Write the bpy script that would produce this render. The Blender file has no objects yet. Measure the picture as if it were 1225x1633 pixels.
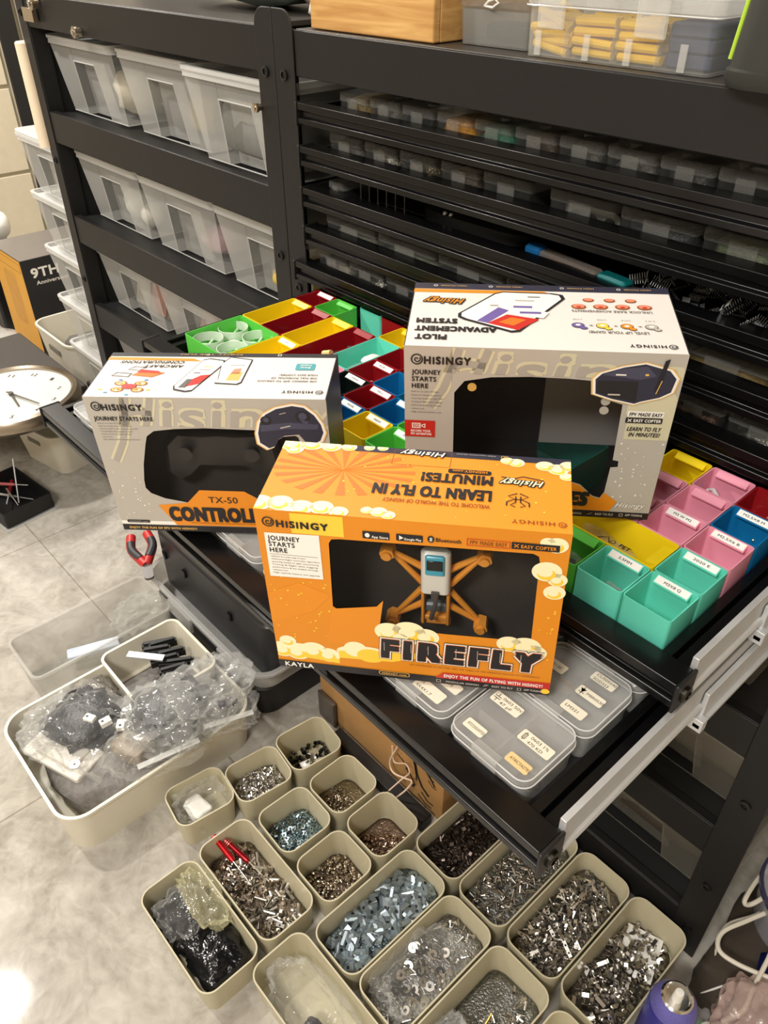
import bpy, bmesh, math, random
from mathutils import Vector, Matrix, noise as mnoise
SC = bpy.context.scene
COL = SC.collection
PI = math.pi

# ------------------------------------------------------------------ camera
cam_data = bpy.data.cameras.new('camera')
cam = bpy.data.objects.new('camera', cam_data); COL.objects.link(cam)
cr, cu_, cf = Vector((.670, .742, -.0034)), Vector((-.4445, .4052, .7985)), Vector((-.594, .534, -.602))
cf.normalize(); cr = cf.cross(cu_).normalized(); cu_ = cr.cross(cf).normalized()
cm = Matrix((cr, cu_, -cf)).transposed().to_4x4(); cm.translation = Vector((1.12, -.789, 1.4))
cam.matrix_world = cm
cam_data.sensor_fit = 'VERTICAL'; cam_data.sensor_height = 24; cam_data.lens = 1251.0 / 1633 * 24
cam_data.clip_start = .01
SC.camera = cam

# ------------------------------------------------------------------ light and exposure
SC.view_settings.view_transform = 'Standard'; SC.view_settings.look = 'None'
SC.view_settings.exposure = 0.0; SC.view_settings.gamma = 1; SC.view_settings.use_curve_mapping = False
SC.cycles.transparent_max_bounces = 24; SC.cycles.max_bounces = 10
world = bpy.data.worlds.new('world'); SC.world = world; world.use_nodes = True
world.node_tree.nodes['Background'].inputs[0].default_value = (1, .96, .91, 1)
world.node_tree.nodes['Background'].inputs[1].default_value = .25
def ceiling_lamp(x, y, power, size, col=(1, .955, .89), z=2.62):
    l = bpy.data.lights.new('ceiling_lamp', 'AREA'); l.energy = power; l.shape = 'DISK'; l.size = size; l.color = col
    o = bpy.data.objects.new('ceiling_lamp', l); o.location = (x, y, z); COL.objects.link(o)
    return o

ceiling_lamp(-1.24, -1.07, 44, .12)
ceiling_lamp(.1, -1.9, 16, .5)
ceiling_lamp(1.25, -2.1, 62, .6)
ceiling_lamp(-2.3, -.1, 56, .4)
ceiling_lamp(-.7, .35, 10, .4)
ceiling_lamp(1.0, -.8, 9, .6)  # overhead lamp added to brighten the component box stickers

# ------------------------------------------------------------------ materials
def lin(c):
    return tuple((x / 12.92 if x <= .04045 else ((x + .055) / 1.055) ** 2.4) for x in (v / 255 for v in c))
_mats = {}
def mat(name, rgb, rough=.5, metal=0, var=.08, scale=30, bump=0, bscale=200, spec=.5, trans=0, coat=0):
    if name in _mats: return _mats[name]
    m = bpy.data.materials.new(name); m.use_nodes = True
    nt = m.node_tree; b = nt.nodes['Principled BSDF']
    c = lin(rgb)
    tc = nt.nodes.new('ShaderNodeTexCoord'); nz = nt.nodes.new('ShaderNodeTexNoise')
    nz.inputs['Scale'].default_value = scale; nz.inputs['Detail'].default_value = 3
    nt.links.new(tc.outputs['Object'], nz.inputs['Vector'])
    mx = nt.nodes.new('ShaderNodeMix'); mx.data_type = 'RGBA'
    mx.inputs['A'].default_value = (*[x * (1 - var) for x in c], 1); mx.inputs['B'].default_value = (*[min(1, x * (1 + var)) for x in c], 1)
    nt.links.new(nz.outputs['Fac'], mx.inputs['Factor']); nt.links.new(mx.outputs['Result'], b.inputs['Base Color'])
    b.inputs['Roughness'].default_value = rough; b.inputs['Metallic'].default_value = metal
    b.inputs['Specular IOR Level'].default_value = spec
    if coat: b.inputs['Coat Weight'].default_value = coat; b.inputs['Coat Roughness'].default_value = .1
    if bump:
        n2 = nt.nodes.new('ShaderNodeTexNoise'); n2.inputs['Scale'].default_value = bscale
        nt.links.new(tc.outputs['Object'], n2.inputs['Vector'])
        bp = nt.nodes.new('ShaderNodeBump'); bp.inputs['Strength'].default_value = bump; bp.inputs['Distance'].default_value = .004
        nt.links.new(n2.outputs['Fac'], bp.inputs['Height']); nt.links.new(bp.outputs['Normal'], b.inputs['Normal'])
    _mats[name] = m
    return m
def clear(name, rgb, opac=.25, rough=.2, edge=.45, bump=0, bscale=60, var=.05, spec=.5):
    """see-through plastic: transparent mixed with a pale glossy body, denser at grazing angles"""
    if name in _mats: return _mats[name]
    m = mat(name, rgb, rough, 0, var, 20, bump, bscale, spec)
    nt = m.node_tree; b = nt.nodes['Principled BSDF']; out = nt.nodes['Material Output']
    tr = nt.nodes.new('ShaderNodeBsdfTransparent'); tr.inputs[0].default_value = (.97, .97, .96, 1)
    lw = nt.nodes.new('ShaderNodeLayerWeight'); lw.inputs['Blend'].default_value = .35
    ma = nt.nodes.new('ShaderNodeMath'); ma.operation = 'MULTIPLY_ADD'; ma.use_clamp = True
    ma.inputs[1].default_value = edge; ma.inputs[2].default_value = opac
    nt.links.new(lw.outputs['Facing'], ma.inputs[0])
    mx = nt.nodes.new('ShaderNodeMixShader')
    nt.links.new(ma.outputs[0], mx.inputs[0]); nt.links.new(tr.outputs[0], mx.inputs[1]); nt.links.new(b.outputs[0], mx.inputs[2])
    nt.links.new(mx.outputs[0], out.inputs['Surface'])
    if bump:
        bp = [n for n in nt.nodes if n.type == 'BUMP'][0]; nt.links.new(bp.outputs['Normal'], lw.inputs['Normal'])
    return m

# ------------------------------------------------------------------ mesh builder
class MB:
    def __init__(s): s.v = []; s.f = []; s.mi = []; s.M = Matrix()
    def add(s, vs, fs, mi=0):
        o = len(s.v); s.v += [s.M @ Vector(p) for p in vs]
        s.f += [tuple(i + o for i in f) for f in fs]; s.mi += [mi] * len(fs)
        return s
    def box(s, x0, x1, y0, y1, z0, z1, mi=0):
        v = [(x, y, z) for z in (z0, z1) for y in (y0, y1) for x in (x0, x1)]
        return s.add(v, [(0, 2, 3, 1), (4, 5, 7, 6), (0, 1, 5, 4), (2, 6, 7, 3), (0, 4, 6, 2), (1, 3, 7, 5)], mi)
    def cbox(s, c, d, mi=0):
        return s.box(c[0] - d[0] / 2, c[0] + d[0] / 2, c[1] - d[1] / 2, c[1] + d[1] / 2, c[2] - d[2] / 2, c[2] + d[2] / 2, mi)
    def loft(s, rings, mi=0, cap0=True, cap1=True):
        n = len(rings[0]); vs = [p for r in rings for p in r]; fs = []
        for k in range(len(rings) - 1):
            for i in range(n):
                j = (i + 1) % n; fs.append((k * n + i, k * n + j, (k + 1) * n + j, (k + 1) * n + i))
        if cap0: fs.append(tuple(reversed(range(n))))
        if cap1: fs.append(tuple(range((len(rings) - 1) * n, len(rings) * n)))
        return s.add(vs, fs, mi)
    def lathe(s, prof, n=24, c=(0, 0, 0), mi=0, cap0=True, cap1=True):
        return s.loft([[(c[0] + r * math.cos(2 * PI * i / n), c[1] + r * math.sin(2 * PI * i / n), c[2] + z) for i in range(n)] for r, z in prof], mi, cap0, cap1)
    def cyl(s, p0, p1, r0, r1=None, n=12, mi=0, cap=True):
        return s.tube([p0, p1], [r0, r0 if r1 is None else r1], n, mi, cap)
    def tube(s, pts, r, n=8, mi=0, cap=True):
        pts = [Vector(p) for p in pts]; rings = []; up = None
        for i, p in enumerate(pts):
            d = (pts[min(i + 1, len(pts) - 1)] - pts[max(i - 1, 0)]).normalized()
            if up is None: up = d.orthogonal().normalized()
            a = (up - d * up.dot(d)).normalized(); up = a; b = d.cross(a)
            rr = r[i] if isinstance(r, (list, tuple)) else r
            rings.append([p + a * rr * math.cos(2 * PI * k / n) + b * rr * math.sin(2 * PI * k / n) for k in range(n)])
        return s.loft(rings, mi, cap, cap)
    def tub(s, w, d, h, r, taper, t, rim=0, rimh=.004, mi=0, n=5, floor=None):
        fl = t if floor is None else floor
        R = [rr(w - 2 * taper, d - 2 * taper, r * .8, 0, n), rr(w, d, r, h - rimh, n)]
        if rim: R += [rr(w + 2 * rim, d + 2 * rim, r + rim, h - rimh, n)]
        R += [rr(w + 2 * rim, d + 2 * rim, r + rim, h, n), rr(w - 2 * t, d - 2 * t, max(r - t, .0004), h, n), rr(w - 2 * taper - 2 * t, d - 2 * taper - 2 * t, max(r * .8 - t, .0004), fl, n)]
        return s.loft(R, mi)
    def slab(s, w, d, z0, z1, r, mi=0, n=5, ch=0):
        if ch: return s.loft([rr(w - 2 * ch, d - 2 * ch, max(r - ch, .0003), z0, n), rr(w, d, r, z0 + ch, n), rr(w, d, r, z1 - ch, n), rr(w - 2 * ch, d - 2 * ch, max(r - ch, .0003), z1, n)], mi)
        return s.loft([rr(w, d, r, z0, n), rr(w, d, r, z1, n)], mi)
    def blob(s, c, d, seed=0, amp=.15, sub=3, mi=0, freq=2.2, sq=1.0, ridge=0):
        bm = bmesh.new(); bmesh.ops.create_icosphere(bm, subdivisions=sub, radius=1)
        off = Vector((seed * 3.7, seed * 1.3, seed * 7.1))
        def q(x): return math.copysign(abs(x) ** sq, x)
        vs = []
        for v in bm.verts:
            k = 1 + amp * mnoise.noise(v.co * freq + off) + amp * .5 * mnoise.noise(v.co * freq * 2.3 + off)
            if ridge: k += ridge * (.25 - abs(mnoise.noise(v.co * 3.1 + off)) - .6 * abs(mnoise.noise(v.co * 6.3 - off)))
            vs.append((c[0] + q(v.co.x) * k * d[0] / 2, c[1] + q(v.co.y) * k * d[1] / 2, c[2] + q(v.co.z) * k * d[2] / 2))
        fs = [tuple(v.index for v in f.verts) for f in bm.faces]; bm.free()
        return s.add(vs, fs, mi)
    def build(s, name, mats, parent=None, smooth=True, bev=0, solid=0, ang=35, loc=None, rot=0):
        me = bpy.data.meshes.new(name); me.from_pydata([tuple(v) for v in s.v], [], s.f)
        for m in (mats if isinstance(mats, (list, tuple)) else [mats]): me.materials.append(m)
        me.polygons.foreach_set('material_index', s.mi); me.validate()
        bm = bmesh.new(); bm.from_mesh(me); bmesh.ops.recalc_face_normals(bm, faces=bm.faces); bm.to_mesh(me); bm.free()
        if smooth:
            me.polygons.foreach_set('use_smooth', [True] * len(me.polygons)); me.set_sharp_from_angle(angle=math.radians(ang))
        o = bpy.data.objects.new(name, me); COL.objects.link(o)
        if parent is not None: o.parent = parent
        if loc is not None: o.location = loc
        if rot: o.rotation_euler.z = rot
        if bev:
            b = o.modifiers.new('b', 'BEVEL'); b.width = bev; b.segments = 2; b.limit_method = 'ANGLE'; b.angle_limit = .6
        if solid:
            b = o.modifiers.new('s', 'SOLIDIFY'); b.thickness = solid; b.offset = 0
        return o
def rr(w, d, r, z, n=5):
    r = min(r, w / 2 - 1e-5, d / 2 - 1e-5); P = []
    for cx, cy, a in ((w / 2 - r, d / 2 - r, 0), (-w / 2 + r, d / 2 - r, PI / 2), (-w / 2 + r, -d / 2 + r, PI), (w / 2 - r, -d / 2 + r, 1.5 * PI)):
        for i in range(n + 1):
            t = a + PI / 2 * i / n; P.append((cx + r * math.cos(t), cy + r * math.sin(t), z))
    return P
def tag(o, label, cat, group=None, kind=None):
    o['label'] = label; o['category'] = cat
    if group: o['group'] = group
    if kind: o['kind'] = kind
    return o
def thing(name, label, cat, loc=(0, 0, 0), rot=0, group=None, kind=None):
    o = bpy.data.objects.new(name, None); COL.objects.link(o); o.empty_display_size = .02
    o.location = loc; o.rotation_euler = (0, 0, rot) if not isinstance(rot, tuple) else rot
    return tag(o, label, cat, group, kind)
def struct(mb, name, m, label, cat, **k):
    return tag(mb.build(name, m, **k), label, cat, None, 'structure')
_kids = {}
def kids(o):
    if o.name not in _kids: _kids[o.name] = [c for c in COL.objects if c.parent == o]
    return _kids[o.name]
def dup(o, parent=None, loc=None, rot=None):
    c = o.copy(); COL.objects.link(c)
    if parent is not None: c.parent = parent
    if loc is not None: c.location = loc
    if rot is not None: c.rotation_euler = rot if isinstance(rot, tuple) else (0, 0, rot)
    for ch in kids(o): dup(ch, c)
    return c
ORD = ['first', 'second', 'third', 'fourth', 'fifth', 'sixth', 'seventh', 'eighth', 'ninth', 'tenth', 'eleventh', 'twelfth']

# ------------------------------------------------------------------ lettering and printing
def curve_geo(cu):
    o = bpy.data.objects.new('t', cu); me = o.to_mesh()
    r = ([(v.co.x, v.co.y) for v in me.vertices], [tuple(p.vertices) for p in me.polygons])
    o.to_mesh_clear(); bpy.data.objects.remove(o); bpy.data.curves.remove(cu)
    return r
_tg = {}
def text_geo(s, bold, sp=1.0):
    if (s, bold, sp) not in _tg:
        cu = bpy.data.curves.new('t', 'FONT'); cu.body = s; cu.size = 1; cu.offset = bold; cu.space_character = sp; cu.resolution_u = 3; cu.dimensions = '2D'; cu.fill_mode = 'BOTH'
        _tg[s, bold, sp] = curve_geo(cu)
    return _tg[s, bold, sp]
def poly_geo(polys):
    cu = bpy.data.curves.new('p', 'CURVE'); cu.dimensions = '2D'; cu.fill_mode = 'BOTH'
    for P in polys:
        sp = cu.splines.new('POLY'); sp.points.add(len(P) - 1); sp.use_cyclic_u = True
        for i, p in enumerate(P): sp.points[i].co = (p[0], p[1], 0, 1)
    return curve_geo(cu)
class Print:
    """flat print on a face: frame(u, v, lift) -> local point; lengths in millimetres"""
    def __init__(s, frame): s.frame = frame; s.mb = MB(); s.cols = []; s.clip = None
    def ci(s, c):
        if c not in s.cols: s.cols.append(c)
        return s.cols.index(c)
    def put(s, V, F, col, L):
        if s.clip:
            bm = bmesh.new(); vv = [bm.verts.new((x, y, 0)) for x, y in V]
            for f in F:
                try: bm.faces.new([vv[i] for i in f])
                except ValueError: pass
            for co, no in s.clip:
                bmesh.ops.bisect_plane(bm, geom=bm.verts[:] + bm.edges[:] + bm.faces[:], plane_co=(*co, 0), plane_no=(*no, 0), clear_outer=True)
            bm.verts.index_update(); V = [(v.co.x, v.co.y) for v in bm.verts]; F = [tuple(v.index for v in f.verts) for f in bm.faces]; bm.free()
        s.mb.add([s.frame(x / 1000, y / 1000, L * 1.6e-4) for x, y in V], F, s.ci(col))
    def poly(s, P, col, L=1): s.put(*poly_geo([P]), col, L)
    def shape(s, Ps, col, L=1): s.put(*poly_geo(Ps), col, L)
    def rect(s, x0, y0, x1, y1, col, L=1, r=0):
        if not r: return s.put([(x0, y0), (x1, y0), (x1, y1), (x0, y1)], [(0, 1, 2, 3)], col, L)
        P = [(p[0] + (x0 + x1) / 2, p[1] + (y0 + y1) / 2) for p in rr(abs(x1 - x0), abs(y1 - y0), r, 0, 4)]
        s.put(P, [tuple(range(len(P)))], col, L)
    def frame_rect(s, x0, y0, x1, y1, w, col, L=1): s.shape([[(x0, y0), (x1, y0), (x1, y1), (x0, y1)], [(x0 + w, y0 + w), (x1 - w, y0 + w), (x1 - w, y1 - w), (x0 + w, y1 - w)]], col, L)
    def ell(s, cx, cy, rx, ry=None, col='w', L=1, n=28, rot=0, a0=0, a1=2 * PI):
        ry = ry or rx; c, sn = math.cos(rot), math.sin(rot); P = []
        for i in range(n):
            t = a0 + (a1 - a0) * i / n; x, y = rx * math.cos(t), ry * math.sin(t); P.append((cx + x * c - y * sn, cy + x * sn + y * c))
        s.put(P, [tuple(range(n))], col, L)
    def ring(s, cx, cy, r, w, col, L=1, n=28, ry=None):
        k = (ry or r) / r
        s.shape([[(cx + q * math.cos(2 * PI * i / n), cy + q * k * math.sin(2 * PI * i / n)) for i in range(n)] for q in (r, r - w)], col, L)
    def stroke(s, P, w, col, L=1):
        V = []; n = len(P)
        for i in range(n):
            a, b = Vector(P[max(i - 1, 0)]), Vector(P[min(i + 1, n - 1)]); d = (b - a).normalized(); q = Vector((-d.y, d.x)) * w / 2
            V += [(P[i][0] + q.x, P[i][1] + q.y), (P[i][0] - q.x, P[i][1] - q.y)]
        s.put(V, [(2 * i, 2 * i + 1, 2 * i + 3, 2 * i + 2) for i in range(n - 1)], col, L)
    def text(s, t, x0, x1, base, cap, col, L=3, bold=.02, shear=0, rise=0, sp=None):
        """x1 < x0 prints it upside down, as seen on the top faces"""
        sp = sp or 1 + max(0, bold) * 2.2
        V, F = text_geo(t, 0, sp)
        if not V: return
        a, b = min(p[0] for p in V), max(p[0] for p in V); sg = 1 if x1 > x0 else -1; k = (x1 - x0) / (b - a); ky = sg * cap / .73
        B = [(0, 0)]
        if abs(cap) < 6.5: bold = min(bold, .028)
        if bold > 0 and abs(cap) > 2.3:
            if bold < .03: B += [(bold, 0), (-bold, 0), (0, bold), (0, -bold)]
            else:
                for r_ in ([bold] if bold < .06 else [bold, bold * .55]): B += [(r_ * i, r_ * j) for i in (-1, 0, 1) for j in (-1, 0, 1) if i or j]
        kb = ky * sg
        for bi, (dx, dy) in enumerate(B):
            s.put([(x0 + (p[0] - a) * k + dx * kb + shear * sg * p[1] * cap / .73, base + p[1] * ky + dy * kb + rise * (p[0] - a) / (b - a)) for p in V], F, col, L + (.1 if len(B) == 9 else .045) * bi)
    def spiral(s, cx, cy, r, col, L=3, w=1):
        s.ring(cx, cy, r, w, col, L)
        s.stroke([(cx + (r * .12 + r * .5 * t / 14) * math.cos(.5 * t), cy + (r * .12 + r * .5 * t / 14) * math.sin(.5 * t)) for t in range(15)], w * .9, col, L)
    def build(s, name, parent, PM): return s.mb.build(name, [PM[c] for c in s.cols], parent, smooth=False)
# ================================================================== room
M_floor = bpy.data.materials.new('stone_tile'); M_floor.use_nodes = True
nt = M_floor.node_tree; b = nt.nodes['Principled BSDF']
tc = nt.nodes.new('ShaderNodeTexCoord')
n1 = nt.nodes.new('ShaderNodeTexNoise'); n1.inputs['Scale'].default_value = 5; n1.inputs['Detail'].default_value = 9; n1.inputs['Roughness'].default_value = .68; n1.inputs['Distortion'].default_value = 1.2
n2 = nt.nodes.new('ShaderNodeTexNoise'); n2.inputs['Scale'].default_value = 26; n2.inputs['Detail'].default_value = 6; n2.inputs['Distortion'].default_value = 1.5
nt.links.new(tc.outputs['Object'], n1.inputs[0]); nt.links.new(tc.outputs['Object'], n2.inputs[0])
mx = nt.nodes.new('ShaderNodeMath'); mx.operation = 'MULTIPLY_ADD'; mx.inputs[1].default_value = .45
nt.links.new(n2.outputs['Fac'], mx.inputs[0]); nt.links.new(n1.outputs['Fac'], mx.inputs[2])
rp = nt.nodes.new('ShaderNodeValToRGB'); e = rp.color_ramp.elements
e[0].position = .5; e[0].color = (*lin((142, 136, 126)), 1); e[1].position = .95; e[1].color = (*lin((196, 191, 182)), 1)
nt.links.new(mx.outputs[0], rp.inputs[0])
bk = nt.nodes.new('ShaderNodeTexBrick'); bk.offset = 0; bk.inputs['Scale'].default_value = 1; bk.inputs['Brick Width'].default_value = .8; bk.inputs['Row Height'].default_value = .8
bk.inputs['Mortar Size'].default_value = .0016; bk.inputs['Color1'].default_value = bk.inputs['Color2'].default_value = (1, 1, 1, 1); bk.inputs['Mortar'].default_value = (.62, .58, .52, 1)
mp = nt.nodes.new('ShaderNodeMapping'); mp.inputs['Location'].default_value = (.02, .36, 0)
nt.links.new(tc.outputs['Object'], mp.inputs[0]); nt.links.new(mp.outputs[0], bk.inputs['Vector'])
mm = nt.nodes.new('ShaderNodeMix'); mm.data_type = 'RGBA'; mm.blend_type = 'MULTIPLY'; mm.inputs['Factor'].default_value = 1
nt.links.new(rp.outputs[0], mm.inputs['A']); nt.links.new(bk.outputs['Color'], mm.inputs['B']); nt.links.new(mm.outputs['Result'], b.inputs['Base Color'])
b.inputs['Roughness'].default_value = .07; b.inputs['Specular IOR Level'].default_value = .22

M_wall = mat('wall_paint', (214, 204, 188), .8, bump=.05, bscale=300)
M_cream = mat('cream_cabinet', (206, 196, 172), .5)
M_rack = mat('rack_powder_coat', (28, 27, 27), .45, spec=.35, var=.12, bump=.06, bscale=900)
M_rackd = mat('rack_shelf_metal', (32, 32, 32), .5, bump=.05, bscale=700)
M_alu = mat('black_anodised', (10, 10, 11), .26, var=.15, metal=.0, spec=.42)
M_blk = mat('black_plastic', (22, 22, 23), .45, var=.15)
M_steel = mat('zinc_steel', (206, 208, 210), .45, .45, var=.06, scale=80)
M_chrome = mat('chrome', (225, 222, 216), .12, 1)
M_bolt = mat('black_bolt', (12, 12, 12), .4)

struct(MB().box(-4.2, 3.2, -3.6, 1.2, -.05, 0), 'floor', M_floor, 'glossy grey beige stone tile floor', 'floor', smooth=False)
struct(MB().box(-4.2, 3.2, -3.6, 1.2, 2.65, 2.7), 'ceiling', M_wall, 'plain white ceiling over the workshop', 'ceiling', smooth=False)
struct(MB().box(-4.25, -4.2, -3.6, 1.2, 0, 2.65), 'wall_left', M_wall, 'pale wall beyond the far end of the racks', 'wall', smooth=False)
struct(MB().box(-4.2, 3.2, 1.2, 1.25, 0, 2.65), 'wall_back', M_wall, 'pale wall behind the black racks', 'wall', smooth=False)
struct(MB().box(3.2, 3.25, -3.6, 1.2, 0, 2.65), 'wall_right', M_wall, 'pale side wall of the workshop', 'wall', smooth=False)
struct(MB().box(-4.2, 3.2, -3.65, -3.6, 0, 2.65), 'wall_front', M_wall, 'pale wall opposite the racks', 'wall', smooth=False)

# far cabinet with cream doors and a dark door frame, seen past the end of the racks
cb = thing('cream_wall_cabinet', 'tall cream cabinet with black side strip beyond the racks', 'cabinet', (-3.4, .3, 0))
MB().box(-.5, .3, -.2, .75, 0, 2.3).build('carcass', M_cream, cb, bev=.004)
for k in range(6): MB().box(.3, .318, -.19, .36, .06 + .37 * k, .415 + .37 * k).build('drawer_front', M_cream, cb, bev=.004)
MB().box(.3, .33, .38, .46, 0, 2.3).build('side_strip', M_blk, cb, bev=.003)
MB().box(.3, .34, .48, .70, 0, 2.3).build('trim_board', mat('trim_taupe', (176, 164, 146), .6), cb, bev=.003)
struct(MB().box(-1.62, -1.56, .62, .72, 0, 2.3).box(-1.56, -1.25, .69, .72, 0, 2.3), 'trim_1', mat('dark_frame', (46, 42, 40), .35), 'dark brown upright frame behind the cream roll', 'frame', bev=.004)

# ================================================================== racks
BOLTP = MB()
BOLTP.lathe([(.0, 0), (.008, 0), (.008, .003), (.0045, .004), (.0045, .002), (0, .002)], 16)
def bolt(parent, x, z, y=0):
    o = BOLTP.build('bolt', M_bolt, parent); o.location = (x, y, z); o.rotation_euler = (PI / 2, 0, 0)
def post_mb(x0, x1, top, round_left):
    """folded L post: front plate with one rounded top corner and a return flange"""
    r = .024; P = []
    if round_left: P = [(x1, 0), (x1, top)] + [(x0 + r - r * math.sin(t), top - r + r * math.cos(t)) for t in [PI / 2 * i / 6 for i in range(7)]] + [(x0, 0)]
    else: P = [(x0, 0), (x0, top)] + [(x1 - r + r * math.sin(t), top - r + r * math.cos(t)) for t in [PI / 2 * i / 6 for i in range(7)]] + [(x1, 0)]
    m = MB(); m.loft([[(x, y, z) for x, z in P] for y in (-.002, .001)])
    m.box(x0 if not round_left else x1 - .003, x0 + .003 if not round_left else x1, .001, .04, 0, top - .03)
    return m
def rack(name, label, x0, x1, posts, beam, rails, depth, bench):
    t = thing(name, label, 'workbench rack', ((x0 + x1) / 2, 0, 0))
    inv = MB; ox = -(x0 + x1) / 2
    def part(m, nm, mt, **k):
        m2 = m.build(nm, mt, t, **k); m2.location = (ox, 0, 0); return m2
    for (a, b_, top, rl, zs) in posts:
        p = part(post_mb(a, b_, top, rl), 'post', M_rack, bev=.0012)
        for z in zs:
            o = BOLTP.build('bolt', M_bolt, p); o.location = ((a + b_) / 2, -.002, z); o.rotation_euler = (PI / 2, 0, 0)
    for xx in (x0, x1 - .03): part(MB().box(xx, xx + .03, depth - .03, depth, 0, 1.26), 'rear_post', M_rack, bev=.001)
    bz0, bz1, bx0, bx1 = beam
    part(MB().box(bx0, bx1, .001, .004, bz0, bz1).box(bx0, bx1, .004, .02, bz1 - .003, bz1), 'top_beam', M_rack, bev=.0015)
    part(MB().box(bx0, bx1, .006, depth, 1.268, 1.276), 'bench_top', mat('bench_top_grey', (66, 62, 58), .38), bev=.001)
    for (z, rx0, rx1) in rails:
        rl = part(MB().box(rx0, rx1, .001, .004, z - .068, z).box(rx0, rx1, .004, .02, z - .003, z), 'shelf_rail', M_rack, bev=.0012)
        s_ = MB().box(rx0, rx1, .012, depth, z - .012, z - .006).build('shelf_board', M_rackd, t); s_.location = (ox, 0, 0)
    return t, ox
rackL, oxL = rack('bin_rack', 'black steel rack with clear bins on its shelves', -.985, 0,
    [(-.985, -.944, 1.296, True, [1.24, .93, .63]), (-.046, -.0008, 1.3, True, [1.215, .93, .645])], (1.213, 1.275, -.944, -.046),
    [(1.041, -.944, -.046), (.80, -.944, -.046), (.565, -.944, -.046), (.33, -.944, -.046), (.096, -.944, -.046)], .45, None)
rackR, oxR = rack('drawer_rack', 'black steel workbench rack holding the slim drawers', 0, 1.017,
    [(.0008, .049, 1.3, False, [1.215, .885, .645]), (.966, 1.017, 1.3, False, [1.24, .88, .42, .2, .07])], (1.215, 1.275, .049, .966),
    [(.565, .049, .966), (.33, .049, .966), (.096, .049, .966)], .45, None)
o = MB().box(.03, .99, .446, .45, .05, 1.26).build('back_panel', M_rackd, rackR); o.location = (oxR, 0, 0)
o = MB().box(-.96, -.03, .446, .45, .05, 1.26).build('back_panel', M_rackd, rackL); o.location = (oxL, 0, 0)
o = MB().box(-.96, -.955, .04, .45, .05, 1.26).build('side_panel', M_rackd, rackL); o.location = (oxL, 0, 0)
# silver magnets and studs stuck to the left rack
def magnet(label, x, z, r, l, y=-.002):
    t = thing('magnet', label, 'magnet', (x, y, z), (PI / 2, 0, 0))
    MB().lathe([(0, 0), (r * .72, 0), (r * .72, l * .55), (r, l * .6), (r, l), (r * .8, l * 1.05), (0, l * 1.05)], 20).build('magnet_body', mat('nickel', (196, 182, 160), .25, 1), t)
    MB().lathe([(r * .5, l * 1.06), (r * .5, l * 1.25), (r * .3, l * 1.3), (0, l * 1.3)], 16).build('magnet_cap', M_chrome, t)
magnet('silver knob magnet high on the bin rack beam by the far post', -.858, 1.262, .013, .016)
magnet('silver knob magnet below the lower edge of the bin rack beam', -.672, 1.222, .011, .014)
magnet('small round silver stud on the post beside the grey bin', -.045, 1.163, .0075, .012, -.003)
tag(MB().box(-.925, -.872, -.014, -.002, 1.226, 1.252).build('magnet_block', mat('nickel', (196, 182, 160), .25, 1), bev=.001), 'rectangular metal magnet on the beam next to the far post', 'magnet')

# ================================================================== slim drawers of the right rack
TOPS = [1.181, 1.120, 1.058, .997, .936, .875, .814]
def profile_rail(m, x0, x1, y, z1, h=.029, d=.028):
    """extruded rail: lips above and below a recessed groove"""
    z0 = z1 - h
    P = [(y, z1), (y + d, z1), (y + d, z0), (y, z0), (y, z0 + .008), (y + .006, z0 + .010), (y + .006, z1 - .012), (y, z1 - .010)]
    P2 = []
    for i, p in enumerate(P): P2.append(p)
    m.loft([[(x, a, b_) for a, b_ in P2] for x in (x0, x1)])
    return m
DW = ['topmost', 'second from top', 'third from top', 'fourth from top', 'fifth from top']
def drawer(label, z, out, x0, x1, depth=.36):
    t = thing('slim_drawer', label, 'drawer', (.5, -out, z - .03), group=None)
    def P(m, nm, mt, **k):
        o = m.build(nm, mt, t, **k); o.location = (-.5, 0, -(z - .03)); return o
    P(profile_rail(MB(), x0, x1, 0, z), 'front_rail', M_alu, bev=.0008)
    for xx in (x1 - .033, x0 + .008):
        P(MB().box(xx, xx + .010, .028, depth, z - .03, z - .004).box(xx + .013, xx + .025, .028, depth, z - .03, z - .009).box(xx, xx + .025, .028, depth, z - .03, z - .024), 'side_rail', M_alu, bev=.0008)
    P(MB().box(x0 + .03, x1 - .03, depth - .02, depth, z - .03, z - .006), 'rear_rail', M_alu)
    P(MB().box(x0 + .01, x1 - .01, .02, depth, z - .0305, z - .0285), 'bottom_panel', mat('drawer_floor', (30, 30, 31), .4), smooth=False)
    for xx, sg in ((x1, 1), (x0, -1)):
        e = P(MB().box(min(xx, xx + sg * .004), max(xx, xx + sg * .004), -.002, .03, z - .033, z + .001), 'end_cap', M_blk, bev=.0015)
        q = BOLTP.build('screw', mat('dark_screw', (70, 68, 60), .3, 1), e); q.location = (xx + sg * .004, .013, z - .017); q.rotation_euler = (0, sg * PI / 2, 0)
    if out > .1:
        for xx in (x1 - .005,):
            sl = P(MB().box(xx, xx + .006, .031, depth, z - .02, z + .010).box(xx, xx + .003, .031, depth, z - .024, z - .021).tube([(xx + .004, .031, z - .027), (xx + .004, depth, z - .027)], .006, 10), 'slide', M_steel, bev=.0006)
            MB().box(xx + .007, xx + .012, out * .52, out + .2, z - .04, z - .006).box(xx + .008, xx + .016, out * .5, out + .2, z - .046, z - .040).box(xx + .004, xx + .018, out * .5, out * .5 + .01, z - .05, z - .034).build('slide_channel', M_steel, sl, bev=.0006)
    return t
for k in range(5): drawer('black slim drawer pushed in, ' + DW[k] + ' in the drawer rack', TOPS[k], .002 if k != 4 else .012, .05 if k != 4 else .03, .955)
drawer('pulled out black drawer carrying the coloured parts bins', TOPS[5], .304, .015, .955)
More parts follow.
